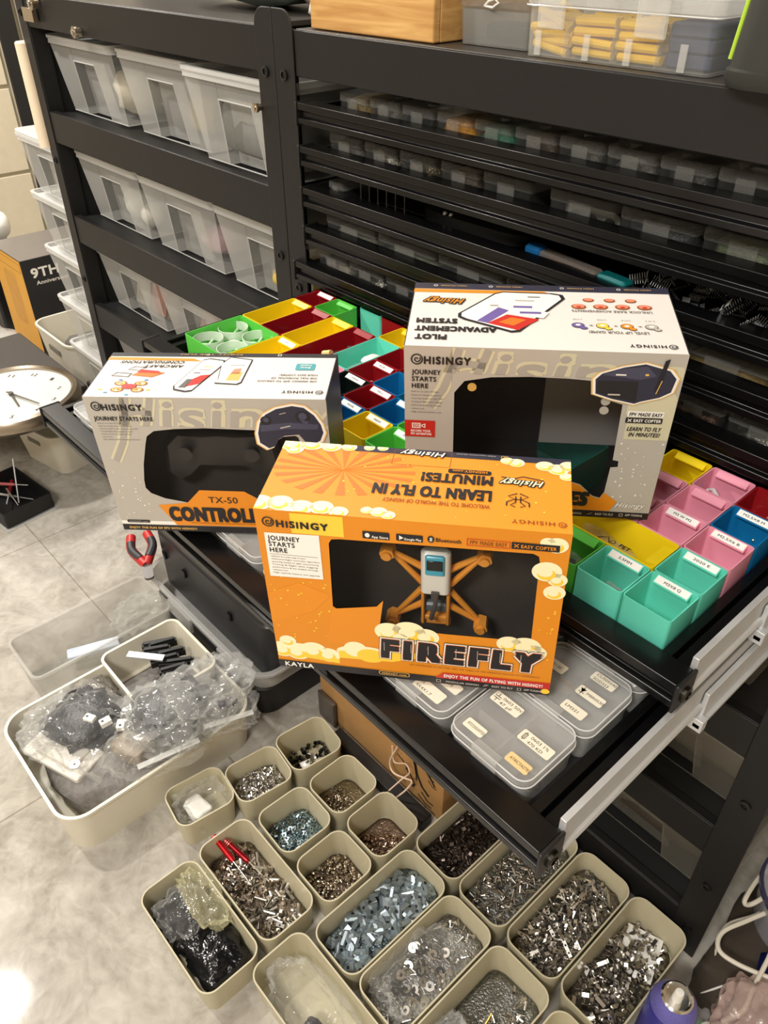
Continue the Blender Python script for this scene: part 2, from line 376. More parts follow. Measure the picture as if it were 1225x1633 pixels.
drawer('pulled out black drawer carrying clear boxes, below the coloured bins', TOPS[6], .478, .0, .955, .42)
# ================================================================== clear storage bins on the racks
C_pp = clear('frosted_polypropylene', (214, 214, 210), .20, .25, .42)
C_pp2 = clear('frosted_polypropylene_rim', (226, 226, 224), .42, .22, .35)
C_pp_shade = clear('frosted_polypropylene_shade', (150, 146, 136), .12, .22, .34)  # darker frosted plastic: shadow under the drawers put into the colour
def storage_bin_mesh(w=.31, d=.36, h=.148):
    """tapered tub with a label niche cut into the lower front"""
    nw, nd, nz, tp = .052, .022, .105, .022
    def outline(z, notch):
        k = tp * (1 - z / h); x, yf, yb = w / 2 - k, -d / 2 + k, d / 2 - k
        P = [(x, yf), (x, yb), (-x, yb), (-x, yf)]
        n2 = nw * (.9 + .25 * (1 - z / h))
        if notch: P += [(-n2, yf), (-n2, yf + nd), (n2, yf + nd), (n2, yf)]
        else: P += [(-n2, yf), (-n2, yf + .0005), (n2, yf + .0005), (n2, yf)]
        return [(a, b_, z) for a, b_ in P]
    m = MB(); m.loft([outline(0, True), outline(nz, True)], 0, True, False); m.loft([outline(nz, False), outline(h - .012, False)], 0, False, False)
    a, b_ = outline(nz, True), outline(nz, False)
    m.add([a[4], a[5], a[6], a[7]], [(0, 1, 2, 3)])
    r = MB(); r.tub(w + .008, d + .008, .016, .02, 0, .006, .003, .006)
    r.v = [v + Vector((0, 0, h - .016)) for v in r.v]
    g = MB(); k = tp * .6; yf = -d / 2 + .004
    q0, q1 = outline(0, True), outline(nz, True)
    for i in (4, 7): g.tube([q0[i], q1[i]], .0013, 6)
    g.tube([q1[4], q1[7]], .0013, 6)
    x0 = q0[1]; g.tube([(p[0], p[1], .001) for p in q0[:4]] + [(q0[0][0], q0[0][1], .001)], .0012, 6)
    return m, r, g
_b = storage_bin_mesh()
bin_proto = thing('storage_bin', 'x', 'storage bin')
_b[0].build('bin_shell', C_pp, bin_proto, ang=30); _b[1].build('rim', C_pp2, bin_proto); _b[2].build('niche_edge', C_pp2, bin_proto)
first_bin = True
def storage_bin(x, y, z, label, group=None, sc=(1, 1, 1), rot=0):
    global first_bin
    o = bin_proto if first_bin else dup(bin_proto); first_bin = False
    o.location = (x, y, z); o.scale = sc; o.rotation_euler.z = rot; o['label'] = label
    if group: o['group'] = group
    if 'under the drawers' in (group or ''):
        for ch in [c for c in COL.objects if c.parent == o]: ch.data = ch.data.copy(); ch.data.materials[0] = C_pp_shade
    return o
def lump(name, label, cat, c, d, m, seed, amp=.2, sq=.75, rot=0, group=None, freq=2.2):
    return tag(MB().blob((0, 0, 0), d, seed, amp, 3, 0, freq, sq).build(name, m, loc=c, rot=rot, ang=180), label, cat, group)
S1, S2, S3 = 1.041, .80, .565
GR = 'clear storage bins of the bin rack'
G1 = [(-.785, S1, 'clear storage bin on the top shelf next to the cream roll'), (-.45, S1, 'clear storage bin in the middle of the top shelf'), (-.155, S1, 'clear storage bin full of grey foam on the top shelf beside the centre posts'),
      (-.77, S2, 'clear storage bin with white foam balls on the second shelf'), (-.455, S2, 'clear storage bin with pink pack, middle of the second shelf'), (-.145, S2, 'clear storage bin with yellow pack on the second shelf by the centre posts'),
      (-.775, S3, 'clear storage bin with printed cards on the third shelf'), (-.46, S3, 'clear storage bin with amber and red packs, middle of the third shelf'), (-.145, S3, 'clear storage bin on the third shelf hidden behind the green parts bin'),
      (-.775, .33, 'clear storage bin on the low shelf just above the grey game box'), (-.46, .33, 'clear storage bin on the low shelf behind the grey game box')]
for x, z, lb in G1: storage_bin(x, .215 if not (x == -.155) else .192, z, lb, GR, (1.0, 1, 1.06))
# three more on the drawer rack's low shelves
for x, z, lb in ((.79, S3, 'clear storage bin beside the ends of the silver slides, under the drawers'), (.83, .33, 'clear storage bin with grey sheet on the middle low shelf of the drawer rack'), (.83, .096, 'clear storage bin on the lowest shelf above the metal parts tubs')):
    storage_bin(x, .215, z, lb, 'clear storage bins under the drawers', (1.15 if z < .5 else 1.0, 1, .98 if z < .5 else 1))
# bins stacked on the floor past the end post
STK = [.795, .643, .491, .339, .187]
for k, z in enumerate(STK):
    storage_bin(-1.125, .205, z, ['clear storage bin at the top of the tall stack, under the cream roll', 'clear storage bin second from top in the tall stack beside the rack', 'clear storage bin with orange strip, third from top of the tall stack', 'clear storage bin fourth from top in the tall stack, behind the beige tub', 'clear storage bin at the foot of the tall stack beside the beige tub'][k], 'tall stack of clear bins', (.98, 1, 1.02))
    t = tag(MB().slab(.318, .37, 0, .008, .02, ch=.002).build('flat_cover', C_pp2, loc=(-1.125, .205, z + .1515)), 'flat frosted lid on the ' + ['top', 'second', 'third', 'fourth', 'lowest'][k] + ' bin of the tall stack', 'lid') if k == 0 else None
st = thing('low_stool', 'low dark stand under the tall stack of clear bins', 'stand', (-1.125, .2, 0))
MB().box(-.15, .15, -.16, .16, .165, .187).build('top', M_blk, st, bev=.004)
for sx in (-1, 1):
    for sy in (-1, 1): MB().box(sx * .13 - .015, sx * .13 + .015, sy * .14 - .015, sy * .14 + .015, 0, .165).build('leg', M_blk, st, bev=.003)
tag(MB().lathe([(0, 0), (.019, 0), (.019, .222), (.0165, .225), (0, .226)], 24).build('cream_roll', mat('cream_paper', (236, 218, 190), .55), loc=(-1.0, -.0, .9555)), 'tall cream roll standing on the stack of clear bins', 'roll')

# things packed inside the bins
W = lambda n, c, r=.7: mat(n, c, r, var=.2, scale=18, bump=.3, bscale=40)
lump('grey_foam', 'grey foam block filling the bin beside the centre posts', 'foam', (-.15, .19, 1.099), (.255, .29, .105), W('grey_foam', (128, 128, 124)), 3, .06, .35)
lump('white_bag', 'puffy white bag in the bin next to the cream roll', 'bag', (-.71, .17, 1.095), (.13, .2, .095), W('white_bag', (232, 224, 205)), 5)
lump('grey_bag', 'dark grey bag behind the niche of the bin next to the cream roll', 'bag', (-.84, .18, 1.09), (.12, .18, .085), W('grey_bag', (108, 106, 102)), 7)
for k, (x, y, z, r, c, n) in enumerate([(-.52, .13, 1.082, .035, (70, 62, 50), 'dark brown'), (-.44, .14, 1.085, .04, (168, 152, 92), 'mustard'), (-.37, .15, 1.083, .035, (92, 88, 80), 'dull grey'), (-.45, .25, 1.09, .05, (178, 168, 150), 'beige')]):
    lump('packed_bag', n + ' bag inside the middle bin of the top shelf', 'bag', (x, y, z), (r * 2, r * 2.2, r * 2), W(n.replace(' ', '_') + '_bag', c), k + 11)
for k, (x, y, r) in enumerate([(-.70, .10, .028), (-.78, .11, .034), (-.735, .125, .022), (-.84, .13, .03)]):
    tag(MB().blob((0, 0, 0), (r * 2, r * 2, r * 2), k, .04, 3).build('foam_ball', mat('foam_white', (238, 236, 228), .7), loc=(x, y, S2 + .007 + r), ang=180), 'white foam ball in a clear bin on the second shelf', 'foam ball', 'white foam balls')
lump('teal_pack', 'grey teal pack behind the white foam balls', 'pack', (-.80, .24, .865), (.2, .16, .1), W('teal_pack', (150, 160, 156)), 21, .1, .4)
lump('pink_pack', 'pink pack in the middle bin of the second shelf', 'pack', (-.42, .13, .838), (.09, .1, .06), W('pink_pack', (196, 160, 170)), 22)
lump('grey_pack', 'grey pack in the middle bin of the second shelf', 'pack', (-.50, .16, .85), (.11, .13, .09), W('grey_pack', (110, 108, 106)), 23)
lump('yellow_pack', 'flat yellow pack in the bin by the centre posts', 'pack', (-.13, .13, .832), (.13, .12, .045), W('yellow_pack', (206, 180, 84)), 24)
lump('white_pack', 'white pack behind the yellow pack on the second shelf', 'pack', (-.15, .25, .86), (.2, .13, .1), W('white_pack', (200, 198, 186)), 25, .1, .4)
def card(label, x, z, w, h, c, tilt=.25, y=.09):
    o = tag(MB().box(-w / 2, w / 2, -.001, .001, 0, h).build('printed_card', mat(label[:14].replace(' ', '_'), c, .5, var=.45, scale=60), loc=(x, y, z + .008)), label, 'card'); o.rotation_euler.x = -tilt; return o
card('red and white printed card in the third shelf bin', -.745, S3, .075, .10, (206, 140, 122)); card('white printed card in the third shelf bin', -.83, S3, .07, .105, (198, 192, 178)); card('brown printed card at the edge of the third shelf bin', -.675, S3, .05, .11, (150, 132, 110))
card('amber printed card in the middle bin of the third shelf', -.415, S3, .09, .115, (206, 164, 92)); card('pale red printed card in the middle bin of the third shelf', -.50, S3, .08, .1, (188, 150, 138)); card('orange strip card in the third bin of the tall stack', -1.10, .575, .11, .02, (214, 160, 90), .1, .055)
for k, (x, z, c, n) in enumerate([(-1.13, .85, (214, 208, 198), 'pale'), (-1.12, .70, (120, 112, 104), 'grey brown'), (-1.12, .545, (104, 104, 102), 'dark grey'), (-1.1, .39, (150, 150, 150), 'mid grey'), (-1.1, .235, (170, 168, 160), 'light grey')]):
    lump('packed_goods', n + ' goods seen through the stacked bin, number ' + ORD[k] + ' from the top', 'goods', (x, .2, z), (.2, .24, .08), W(n.replace(' ', '_') + '_goods', c), 30 + k, .15, .5)
lump('packed_goods', 'pale goods in the low shelf bin above the grey game box', 'goods', (-.77, .2, .395), (.2, .24, .1), W('pale_goods', (214, 208, 198)), 37, .15, .5)
lump('grey_sheet_pack', 'crumpled grey pack in the middle low bin of the drawer rack', 'pack', (.86, .17, .398), (.25, .2, .105), W('grey_sheet', (92, 86, 74)), 41, .12, .4)
lump('dark_pack', 'brown grey pack in the lowest bin above the metal parts tubs', 'pack', (.86, .18, .16), (.26, .22, .1), W('dark_pack', (74, 68, 60)), 42, .12, .4)
lump('tan_pack', 'tan pack in the bin beside the silver slides', 'pack', (.83, .19, .63), (.2, .22, .09), W('tan_pack', (110, 88, 74)), 43, .15, .4)
tag(MB().tube([(-.02, 0, 0), (.02, 0, -.012)], .0022, 8).build('white_stick', mat('white_plastic', (240, 238, 232), .4), loc=(.945, .058, .20)), 'short white stick lying in the lowest clear bin', 'stick')

# ================================================================== clear parts boxes inside the closed drawers
C_box = clear('clear_styrene', (120, 122, 120), .025, .08, .34)
C_lid = clear('clear_styrene_lid', (178, 179, 176), .10, .07, .40)
def partsbox(w, d, h):
    t = thing('parts_box', 'x', 'parts box')
    MB().tub(w, d, h * .72, .004, .0015, .0014).build('box_body', C_box, t)
    m = MB(); m.slab(w + .002, d + .002, h * .72, h, .005, ch=.0015); m.build('box_lid', C_lid, t)
    MB().box(-w * .17, w * .17, -d / 2 - .003, -d / 2 - .001, h * .55, h * .86).build('latch', C_lid, t, bev=.0006)
    return t
PB = {}
def put_box(x0, x1, z, y, h, label, group, d=.07, content=None, seed=0, cname='', clabel='', fh=.56):
    key = (round(x1 - x0, 3), d, round(h, 3)); w = x1 - x0 - .003
    if key not in PB: PB[key] = o = partsbox(w, d, h)
    else: o = dup(PB[key])
    o.location = ((x0 + x1) / 2, y + d / 2, z); o['label'] = label; o['group'] = group
    if content:
        tag(MB().blob((0, 0, 0), (w * .9, d * .9, h * fh), seed, .25, 3, 0, 5, .6).build('loose_parts', content, loc=((x0 + x1) / 2, y + d / 2, z + .0025 + h * fh * .5), ang=180), clabel, 'parts', None, 'stuff')
PC = lambda n, c, mtl=0, r=.5: mat(n, c, r, mtl, var=.55, scale=240, bump=.5, bscale=260)
DZ = lambda k: TOPS[k] - .0285
row = 'clear boxes of the topmost slim drawer'
cols1 = [PC('brass_bits', (128, 106, 48)), PC('grey_bits', (88, 86, 82)), None, PC('orange_bits', (226, 150, 30)), PC('green_bits', (30, 110, 84)), PC('brown_bits', (70, 52, 40)), PC('grey_bits', 0), PC('grey_bits', 0), PC('dark_bits', (48, 47, 46)), None]
nm1 = ['dull brass', 'grey', '', 'orange', 'green', 'dark brown', 'grey metal', 'steel', 'dark', '']
x = .107
for k in range(10):
    put_box(x, x + .066, DZ(0), .035, .046, f'clear box in the topmost slim drawer, {ORD[k]} from the posts' + (f', with {nm1[k]} bits' if nm1[k] else ''), row, .08, cols1[k], k, fh=.82, clabel=f'{nm1[k]} bits in the {ORD[k]} clear box of the topmost drawer')
    x += .0678
xs2 = [(.082, .16), (.165, .238), (.242, .318), (.324, .398), (.402, .487), (.512, .608), (.614, .714), (.718, .815)]
cols2 = [PC('grey_bits', 0), PC('steel_bits', (150, 148, 144), 1, .35), PC('pale_brass_bits', (150, 140, 118), 1, .35), PC('brown_bits', 0), None, None, PC('ink_bits', (40, 44, 52)), PC('green_bits2', (84, 96, 70))]
nm2 = ['grey', 'steel', 'pale brass', 'brown', '', '', 'dark blue', 'dull green']
for k, (a, b_) in enumerate(xs2):
    put_box(a, b_, DZ(1), .032, .048, f'clear box in the second slim drawer, {ORD[k]} from the posts' + (f', with {nm2[k]} bits' if nm2[k] else ''), 'clear boxes of the second slim drawer', .08, cols2[k], k + 20, fh=.8, clabel=f'{nm2[k]} bits in the {ORD[k]} clear box of the second drawer')
# pale frame plates in the sixth box of the second drawer
pl = MB()
for k in range(3): pl.tub(.026, .003, .018, .001, 0, .001)
m = MB(); cu = poly_geo([[(-40, 0), (40, 0), (40, 22), (30, 26), (-30, 26), (-40, 22)]] + [[(cx + 9 * math.cos(t * PI / 8), 10 + 9 * math.sin(t * PI / 8)) for t in range(16)] for cx in (-26, 0, 26)])
m.add([(a / 1000, 0, b_ / 1000) for a, b_ in cu[0]], cu[1])
tag(m.build('frame_plate', mat('pale_plate', (196, 198, 190), .5), loc=(.56, .06, DZ(1) + .003), solid=.003), 'pale grey plate with round holes in the second drawer', 'plate')
# third drawer
put_box(.078, .119, DZ(2), .03, .04, 'small flat lidded box at the corner of the third drawer', 'odds and ends of the third drawer', .06)
M_wirem = mat('dull_wire', (120, 112, 104), .4, .7)
def wire_rack():
    t = thing('wire_carrier', 'metal wire carrier in the third drawer next to the small box', 'carrier', (.19, .07, DZ(2)))
    for z in (.004, .046): MB().tube([(p[0], p[1], z) for p in rr(.11, .05, .012, 0) + [rr(.11, .05, .012, 0)[0]]], .0013, 6).build('hoop', M_wirem, t)
    for k in range(6): MB().tube([(-.05 + .02 * k, -.024, .004), (-.05 + .02 * k, -.024, .047)], .0009, 6).build('upright', M_wirem, t)
wire_rack()
dv = thing('black_gadget', 'curved black gadget lying in the middle of the third drawer', 'gadget', (.36, .075, DZ(2) + .016))
MB().loft([[(x, y, z * (1 - .3 * (x / .1) ** 2)) for x, y in [(.1 * math.cos(t * PI / 12), .035 * math.sin(t * PI / 12)) for t in range(24)]] for z in (.001, .02)] + [[(.08 * math.cos(t * PI / 12), .024 * math.sin(t * PI / 12), .026) for t in range(24)]]).build('shell', M_blk, dv)
for k in (0, 1): MB().blob((-.035 + .012 * k, -.03, .021), (.006, .006, .006)).build('button', mat('white_plastic', (240, 238, 232), .4), dv)
tl = thing('multi_tool', 'clear handled tool with blue and teal ends in the third drawer', 'tool', (.555, .035, DZ(2) + .024), -.14)
MB().slab(.10, .018, -.008, .008, .005, ch=.003).build('handle', clear('tool_clear', (140, 132, 126), .5, .2), tl)
MB().slab(.03, .022, -.010, .010, .008, ch=.004).build('blue_end', mat('tool_blue', (24, 100, 160), .4), tl, loc=(-.062, 0, 0))
MB().slab(.045, .020, -.009, .009, .005, ch=.003).build('teal_end', mat('tool_teal', (14, 110, 112), .4), tl, loc=(.073, 0, 0))
for k in range(4): MB().cyl((-.035 + .022 * k, -.004, 0), (-.02 + .022 * k, .004, 0), .005, n=10).build('spare_bit', mat('copper_bit', (176, 106, 70), .3, 1), tl)
for k, c in enumerate([(200, 60, 50), (226, 140, 40)]):
    tag(MB().blob((0, 0, 0), (.012, .012, .012), k, .05, 2).build('coloured_bead', mat('bead_%d' % k, c, .4), loc=(.50 + .016 * k, .075, DZ(2) + .038)), ['red', 'orange'][k] + ' bead behind the clear handled tool', 'bead')
# black pin headers heaped at the right of the third drawer
random.seed(4)
hp = MB()
for k in range(8): hp.box(-.011 + k * .0028, -.0088 + k * .0028, -.0012, .0012, 0, .0025)
for k in range(8): hp.box(-.0101 + k * .0028, -.0095 + k * .0028, -.0003, .0003, -.004, .008, 1)
hd = hp.build('pin_header', [M_blk, M_steel], smooth=False)
HL = 'black pin header in the loose heap at the far right of the third drawer'
for k in range(90):
    o = hd if k == 0 else dup(hd)
    o.location = (random.uniform(.64, .90), random.uniform(.02, .12), DZ(2) + .010 + .028 * random.random()); o.rotation_euler = (random.uniform(-1, 1), random.uniform(-.6, .6), random.uniform(0, 6.3)); tag(o, HL, 'pin header', 'black pin headers')
# fourth and fifth drawers
for k, (a, b_) in enumerate([(.068, .192), (.196, .324), (.328, .454), (.458, .584), (.588, .712), (.716, .84)]):
    put_box(a, b_, DZ(3), .03, .045, f'wide clear box in the fourth slim drawer, {ORD[k]} from the centre posts', 'clear boxes of the fourth slim drawer', .08, [PC('sage_bits', (120, 122, 104)), PC('sage_bits', 0), PC('dark_bits', 0), None, PC('dark_bits', 0), PC('brass_bits', 0)][k], 40 + k, clabel=f'loose bits in the {ORD[k]} box of the fourth drawer')
for k, (a, b_) in enumerate([(.042, .122), (.126, .212), (.216, .30), (.304, .388), (.55, .634), (.638, .722), (.722, .797), (.801, .885)]):
    put_box(a, b_, DZ(4), .028, .045, f'clear box with rounded lid in the fifth slim drawer, {ORD[k]} from the centre posts', 'clear boxes of the fifth slim drawer', .075, [PC('pale_bits', (170, 164, 152)), PC('steel_bits', 0, 1), None, PC('grey_bits', 0), None, PC('grey_bits', 0), PC('copper_bits', (120, 96, 84), 1), PC('steel_bits', 0, 1)][k], 60 + k, clabel=f'loose bits in the {ORD[k]} box of the fifth drawer')
# ================================================================== coloured parts bins in the pulled-out drawer
PX, PY0, PS = .086, -.268, .0522
BC = {'green': (92, 202, 74), 'yellow': (240, 212, 24), 'red': (150, 18, 28), 'teal': (104, 218, 194), 'pink': (236, 158, 180), 'blue': (14, 112, 170), 'black': (10, 20, 18), 'dark teal': (14, 74, 66)}
BM = {k: mat('printed_plastic_' + k, v, .38, var=.04, bump=.04, bscale=500) for k, v in BC.items()}
M_label = mat('label_paper', (240, 240, 236), .6, var=.02)
M_ink = mat('label_ink', (30, 30, 32), .7)
BZ, BH = .8475, .0525
def parts_bin(i, j, w, d, col, label, tab=None, text=None):
    t = thing('parts_bin', label, 'parts bin', (PX + PS * (i + w / 2), PY0 + PS * (j + d / 2), BZ), 0, 'coloured parts bins')
    W_, D_ = PS * w - .0012, PS * d - .0012
    MB().tub(W_, D_, BH, .004, .0006, .0013, n=3).build('bin_body', BM[col], t)
    if tab:
        if tab == 'side': q = MB().loft([[(W_ / 2 - .0012, -D_ * .34, BH - .0002), (W_ / 2 - .0012, D_ * .34, BH - .0002), (W_ / 2 - .0012, D_ * .34, BH - .009), (W_ / 2 - .0012, -D_ * .34, BH - .009)], [(W_ / 2 - .013, -D_ * .34, BH - .003), (W_ / 2 - .013, D_ * .34, BH - .003), (W_ / 2 - .013, D_ * .34, BH - .0045), (W_ / 2 - .013, -D_ * .34, BH - .0045)]])
        else:
            hw = W_ * (.36 if w == 1 else .2); y = D_ / 2 - .0012
            q = MB().loft([[(-hw, y, BH - .0002), (hw, y, BH - .0002), (hw, y, BH - .010), (-hw, y, BH - .010)], [(-hw, y - .0085, BH - .0045), (hw, y - .0085, BH - .0045), (hw, y - .0085, BH - .006), (-hw, y - .0085, BH - .006)]])
        q.build('label_tab', BM[col], t, smooth=False)
        if text is not None:
            fr = lambda u, v, L: (u, y - .0085 + v * .89, BH - .0043 + v * .45 + L * .5 + .0003)
            P = Print(fr); P.rect(-hw * 950, .6, hw * 950, 8.6, 'w', 1)
            n = len(text) * 1.45; P.text(text, -n, n, 3.2, 2.8, 'k', 3, .02)
            P.build('paper_label', t, {'w': M_label, 'k': M_ink})
    return t
parts_bin(0, 0, 2, 2, 'green', 'large green parts bin holding white ring frames, at the corner beside the bin rack')
parts_bin(0, 2, 1, 2, 'yellow', 'long yellow parts bin behind the large green one', 'tab')
parts_bin(0, 4, 1, 1, 'red', 'small dark red parts bin against the closed drawers, nearest the centre posts', 'lab', '')
parts_bin(1, 2, 1, 2, 'red', 'long red parts bin holding black lenses', 'tab')
parts_bin(1, 4, 1, 1, 'green', 'small green parts bin behind the black lenses', 'tab')
parts_bin(2, 0, 1, 2, 'yellow', 'long yellow parts bin with white label beside the ring frames', 'lab', 'M3')
parts_bin(2, 2, 1, 2, 'yellow', 'empty long yellow parts bin between the lens bin and a red one', 'tab')
parts_bin(3, 1, 1, 3, 'red', 'longest red parts bin with a black cable inside', 'tab')
parts_bin(2, 5, 1, 1, 'teal', 'small teal parts bin behind the empty slot under the closed drawers')
parts_bin(3, 5, 1, 1, 'red', 'small dark red parts bin tucked under the closed drawers beside a teal one')
parts_bin(4, 4, 1, 1, 'yellow', 'small yellow parts bin behind the long teal one', 'tab')
parts_bin(4, 2, 1, 2, 'teal', 'long teal parts bin holding a crumpled clear bag')
parts_bin(4, 1, 1, 1, 'pink', 'small pink parts bin at the corner of the grey controller box')
parts_bin(5, 1, 1, 1, 'black', 'small black parts bin with a white label', 'lab', '2004A')
parts_bin(5, 2, 1, 1, 'red', 'small red parts bin with pale crumpled wrap and a white label', 'lab', 'RGB L')
parts_bin(5, 3, 1, 1, 'red', 'small dark red parts bin with brown contents behind the pale wrap', None)
parts_bin(6, 2, 1, 1, 'blue', 'small blue parts bin touching the tall grey box, behind the labelled red one')
parts_bin(6, 1, 1, 1, 'red', 'empty small red parts bin with a white label between black and blue bins', 'lab', 'M2 L')
parts_bin(7, 1, 1, 1, 'blue', 'small blue parts bin behind the labelled yellow one', 'lab', 'M25')
parts_bin(6, 0, 1, 1, 'blue', 'small blue parts bin at the side of the grey controller box', 'lab', 'M3X8')
parts_bin(7, 0, 1, 1, 'yellow', 'small yellow parts bin with a label, between the grey boxes', 'lab', 'M2X4')
parts_bin(8, 0, 1, 1, 'green', 'small green parts bin holding a white circuit strip', 'lab', 'FPV')
parts_bin(9, 0, 2, 2, 'red', 'wide red parts bin under the tall grey box, behind the orange box', 'tab')
parts_bin(8, 1, 1, 2, 'green', 'long green parts bin under the near corner of the tall grey box', 'tab')
parts_bin(9, 2, 3, 2, 'dark teal', 'widest dark teal parts bin hidden under the tall grey box')
parts_bin(11, 0, 2, 1, 'green', 'wide green parts bin behind the orange box', 'tab')
parts_bin(13, 0, 1, 1, 'green', 'small green parts bin with black bits beside the orange box', 'tab')
parts_bin(14, 0, 1, 1, 'teal', 'small teal parts bin holding a clear bag, with white label', 'lab', '2.5MM')
parts_bin(15, 0, 1, 1, 'teal', 'empty small teal parts bin at the very corner of the drawer', 'lab', 'M3X8 Q')
parts_bin(12, 1, 3, 1, 'yellow', 'long yellow parts bin holding a printed bag, turned sideways', 'side')
parts_bin(15, 1, 1, 1, 'teal', 'small teal parts bin with a black bit inside, behind the corner one', 'lab', '2020 E')
parts_bin(15, 2, 1, 1, 'pink', 'empty small pink parts bin along the drawer edge, with white label', 'lab', 'M2.5X6 B')
parts_bin(14, 2, 1, 1, 'pink', 'empty small pink parts bin behind the sideways yellow one, with white label', 'lab', 'M3 W M2')
parts_bin(13, 2, 1, 1, 'pink', 'small pink parts bin at the foot of the tall grey box', 'tab')
parts_bin(15, 3, 1, 1, 'blue', 'empty small blue parts bin along the drawer edge, with white label', 'lab', 'M2.5X8 M')
parts_bin(14, 3, 1, 1, 'pink', 'empty small pink parts bin with a bare tab, beside the blue one', 'tab')
parts_bin(13, 3, 1, 1, 'pink', 'small pink parts bin holding black strips', 'tab')
parts_bin(15, 4, 1, 1, 'red', 'small red parts bin full of pale screws')
parts_bin(14, 4, 1, 1, 'pink', 'small pink parts bin holding a white plastic bracket', 'tab')
parts_bin(13, 4, 1, 1, 'yellow', 'small yellow parts bin against the closed drawers beside a pink one', 'tab')
BX = lambda i: PX + PS * i
BY = lambda j: PY0 + PS * j
FZ = BZ + .0016
# white ring frames
M_duct = clear('milky_frame', (226, 242, 222), .7, .35, .25)
for k, (cx, cy, rz, z) in enumerate([(.93, 1.06, .15, .030)]):
    t = thing('duct_chassis', 'milky white four ring drone frame in the large green bin', 'drone frame', (BX(cx), BY(cy), FZ + z), rz)
    for sx in (-1, 1):
        for sy in (-1, 1):
            MB().lathe([(.0225, 0), (.0235, .014), (.0225, .014), (.0215, 0)], 32, (sx * .0275, sy * .0255, 0), 0, False, False).build('duct_ring', M_duct, t)
            MB().box(-.019, .019, -.0012, .0012, 0, .003).box(-.0012, .0012, -.019, .019, 0, .003).build('spoke', M_duct, t, loc=(sx * .0275, sy * .0255, .001), rot=.5)
    MB().slab(.022, .022, 0, .004, .004).build('centre_plate', M_duct, t)
t = thing('duct_chassis', 'second milky white ring frame half under the first one', 'drone frame', (BX(1.0), BY(1.1), FZ), -.35)
for sx in (-1, 1):
    for sy in (-1, 1): MB().lathe([(.0185, 0), (.0195, .010), (.0185, .010), (.0175, 0)], 32, (sx * .021, sy * .021, 0), 0, False, False).build('duct_ring', M_duct, t)
MB().slab(.022, .022, 0, .003, .004).build('centre_plate', M_duct, t)
M_gloss = mat('black_gloss', (14, 14, 16), .12)
for k, (i, j) in enumerate([(1.5, 2.7), (1.5, 3.35)]):
    t = thing('camera_lens', ['black camera lens nearer the large green bin', 'black camera lens nearer the closed drawers'][k], 'lens', (BX(i), BY(j), FZ))
    MB().lathe([(0, 0), (.016, 0), (.018, .006), (.018, .022), (.015, .026), (0, .026)], 24).build('barrel', M_gloss, t)
    MB().blob((0, 0, .026), (.024, .024, .012), 0, 0).build('front_glass', M_gloss, t)
tag(MB().box(-.02, .02, -.0015, .0015, 0, .028).build('dark_card', mat('olive_card', (66, 60, 34), .5), loc=(BX(.5), BY(2.9), FZ), rot=1.0), 'dark olive card standing in the long yellow bin', 'card')
cr_ = MB()
random.seed(9); pts = [(BX(3.5) + .014 * math.cos(a * .9), BY(2.6) + .05 * math.sin(a * .37), FZ + .007 + .0012 * a) for a in range(24)]
cb_ = thing('coiled_cable', 'black coiled cable in the longest red bin', 'cable', (0, 0, 0)); MB().tube(pts, .0028, 8).build('wire', M_blk, cb_); MB().cyl((BX(3.5) - .006, BY(2.5), FZ + .037), (BX(3.5) + .008, BY(2.56), FZ + .042), .005, n=12).build('plug', mat('cream_plug', (222, 196, 130), .4), cb_)
# crumpled bags
C_bag = clear('clear_bag', (232, 232, 230), .05, .08, .24, bump=.7, bscale=28, spec=.9)
C_bag2 = clear('milky_bag', (216, 216, 214), .14, .12, .34, bump=.7, bscale=24, spec=.9)
def bag(name, label, c, d, seed, m=None, rot=0, amp=.28, freq=1.7, sub=4, sq=.75):
    if max(d) > .085: sub = 5
    return tag(MB().blob((0, 0, 0), d, seed, amp, sub, 0, freq, sq, .27).build(name, m or C_bag, loc=c, rot=rot, ang=60), label, 'bag')
bag('clear_bag', 'crumpled clear bag in the long teal bin', (BX(4.5), BY(2.9), FZ + .017), (.040, .08, .03), 3)
lump('white_clip', 'white clip lying on the bag in the long teal bin', 'clip', (BX(4.52), BY(3.3), FZ + .036), (.022, .03, .008), mat('white_plastic', (240, 238, 232), .4), 2, .2)
bag('pale_wrap', 'crumpled pale pink wrap in the small red bin', (BX(5.5), BY(2.45), FZ + .014), (.042, .04, .026), 8, clear('pink_wrap', (226, 196, 190), .6, .4, .2, bump=.6))
lump('brown_strip', 'brown strip in the small dark red bin', 'strip', (BX(5.5), BY(3.5), FZ + .014), (.03, .036, .024), W('brown_strip', (116, 70, 62)), 6)
lump('striped_clip', 'red and white clip in the small blue bin by the tall grey box', 'clip', (BX(6.55), BY(2.3), FZ + .02), (.02, .028, .016), mat('striped_clip', (200, 150, 160), .3, var=.6, scale=90), 4)
pc = thing('circuit_strip', 'white circuit strip with pins in the small green bin', 'circuit board', (BX(8.5), BY(.45), FZ + .02), .5); MB().cbox((0, 0, 0), (.038, .018, .002)).build('board', mat('white_plastic', (240, 238, 232), .4), pc)
for k in range(8): MB().cbox((-.016 + .0045 * k, .007, .004), (.0012, .0012, .008)).build('pin', M_steel, pc)
bag('clear_bag', 'clear bag holding black bits in the small green bin by the orange box', (BX(13.45), BY(.5), FZ + .016), (.04, .042, .03), 12)
lump('black_bits', 'black bits inside the clear bag by the orange box', 'parts', (BX(13.45), BY(.5), FZ + .014), (.03, .032, .02), mat('black_bits', (30, 32, 34), .25, var=.5, scale=200, bump=.8, bscale=150), 13, .4, 1, 0, None, 4)
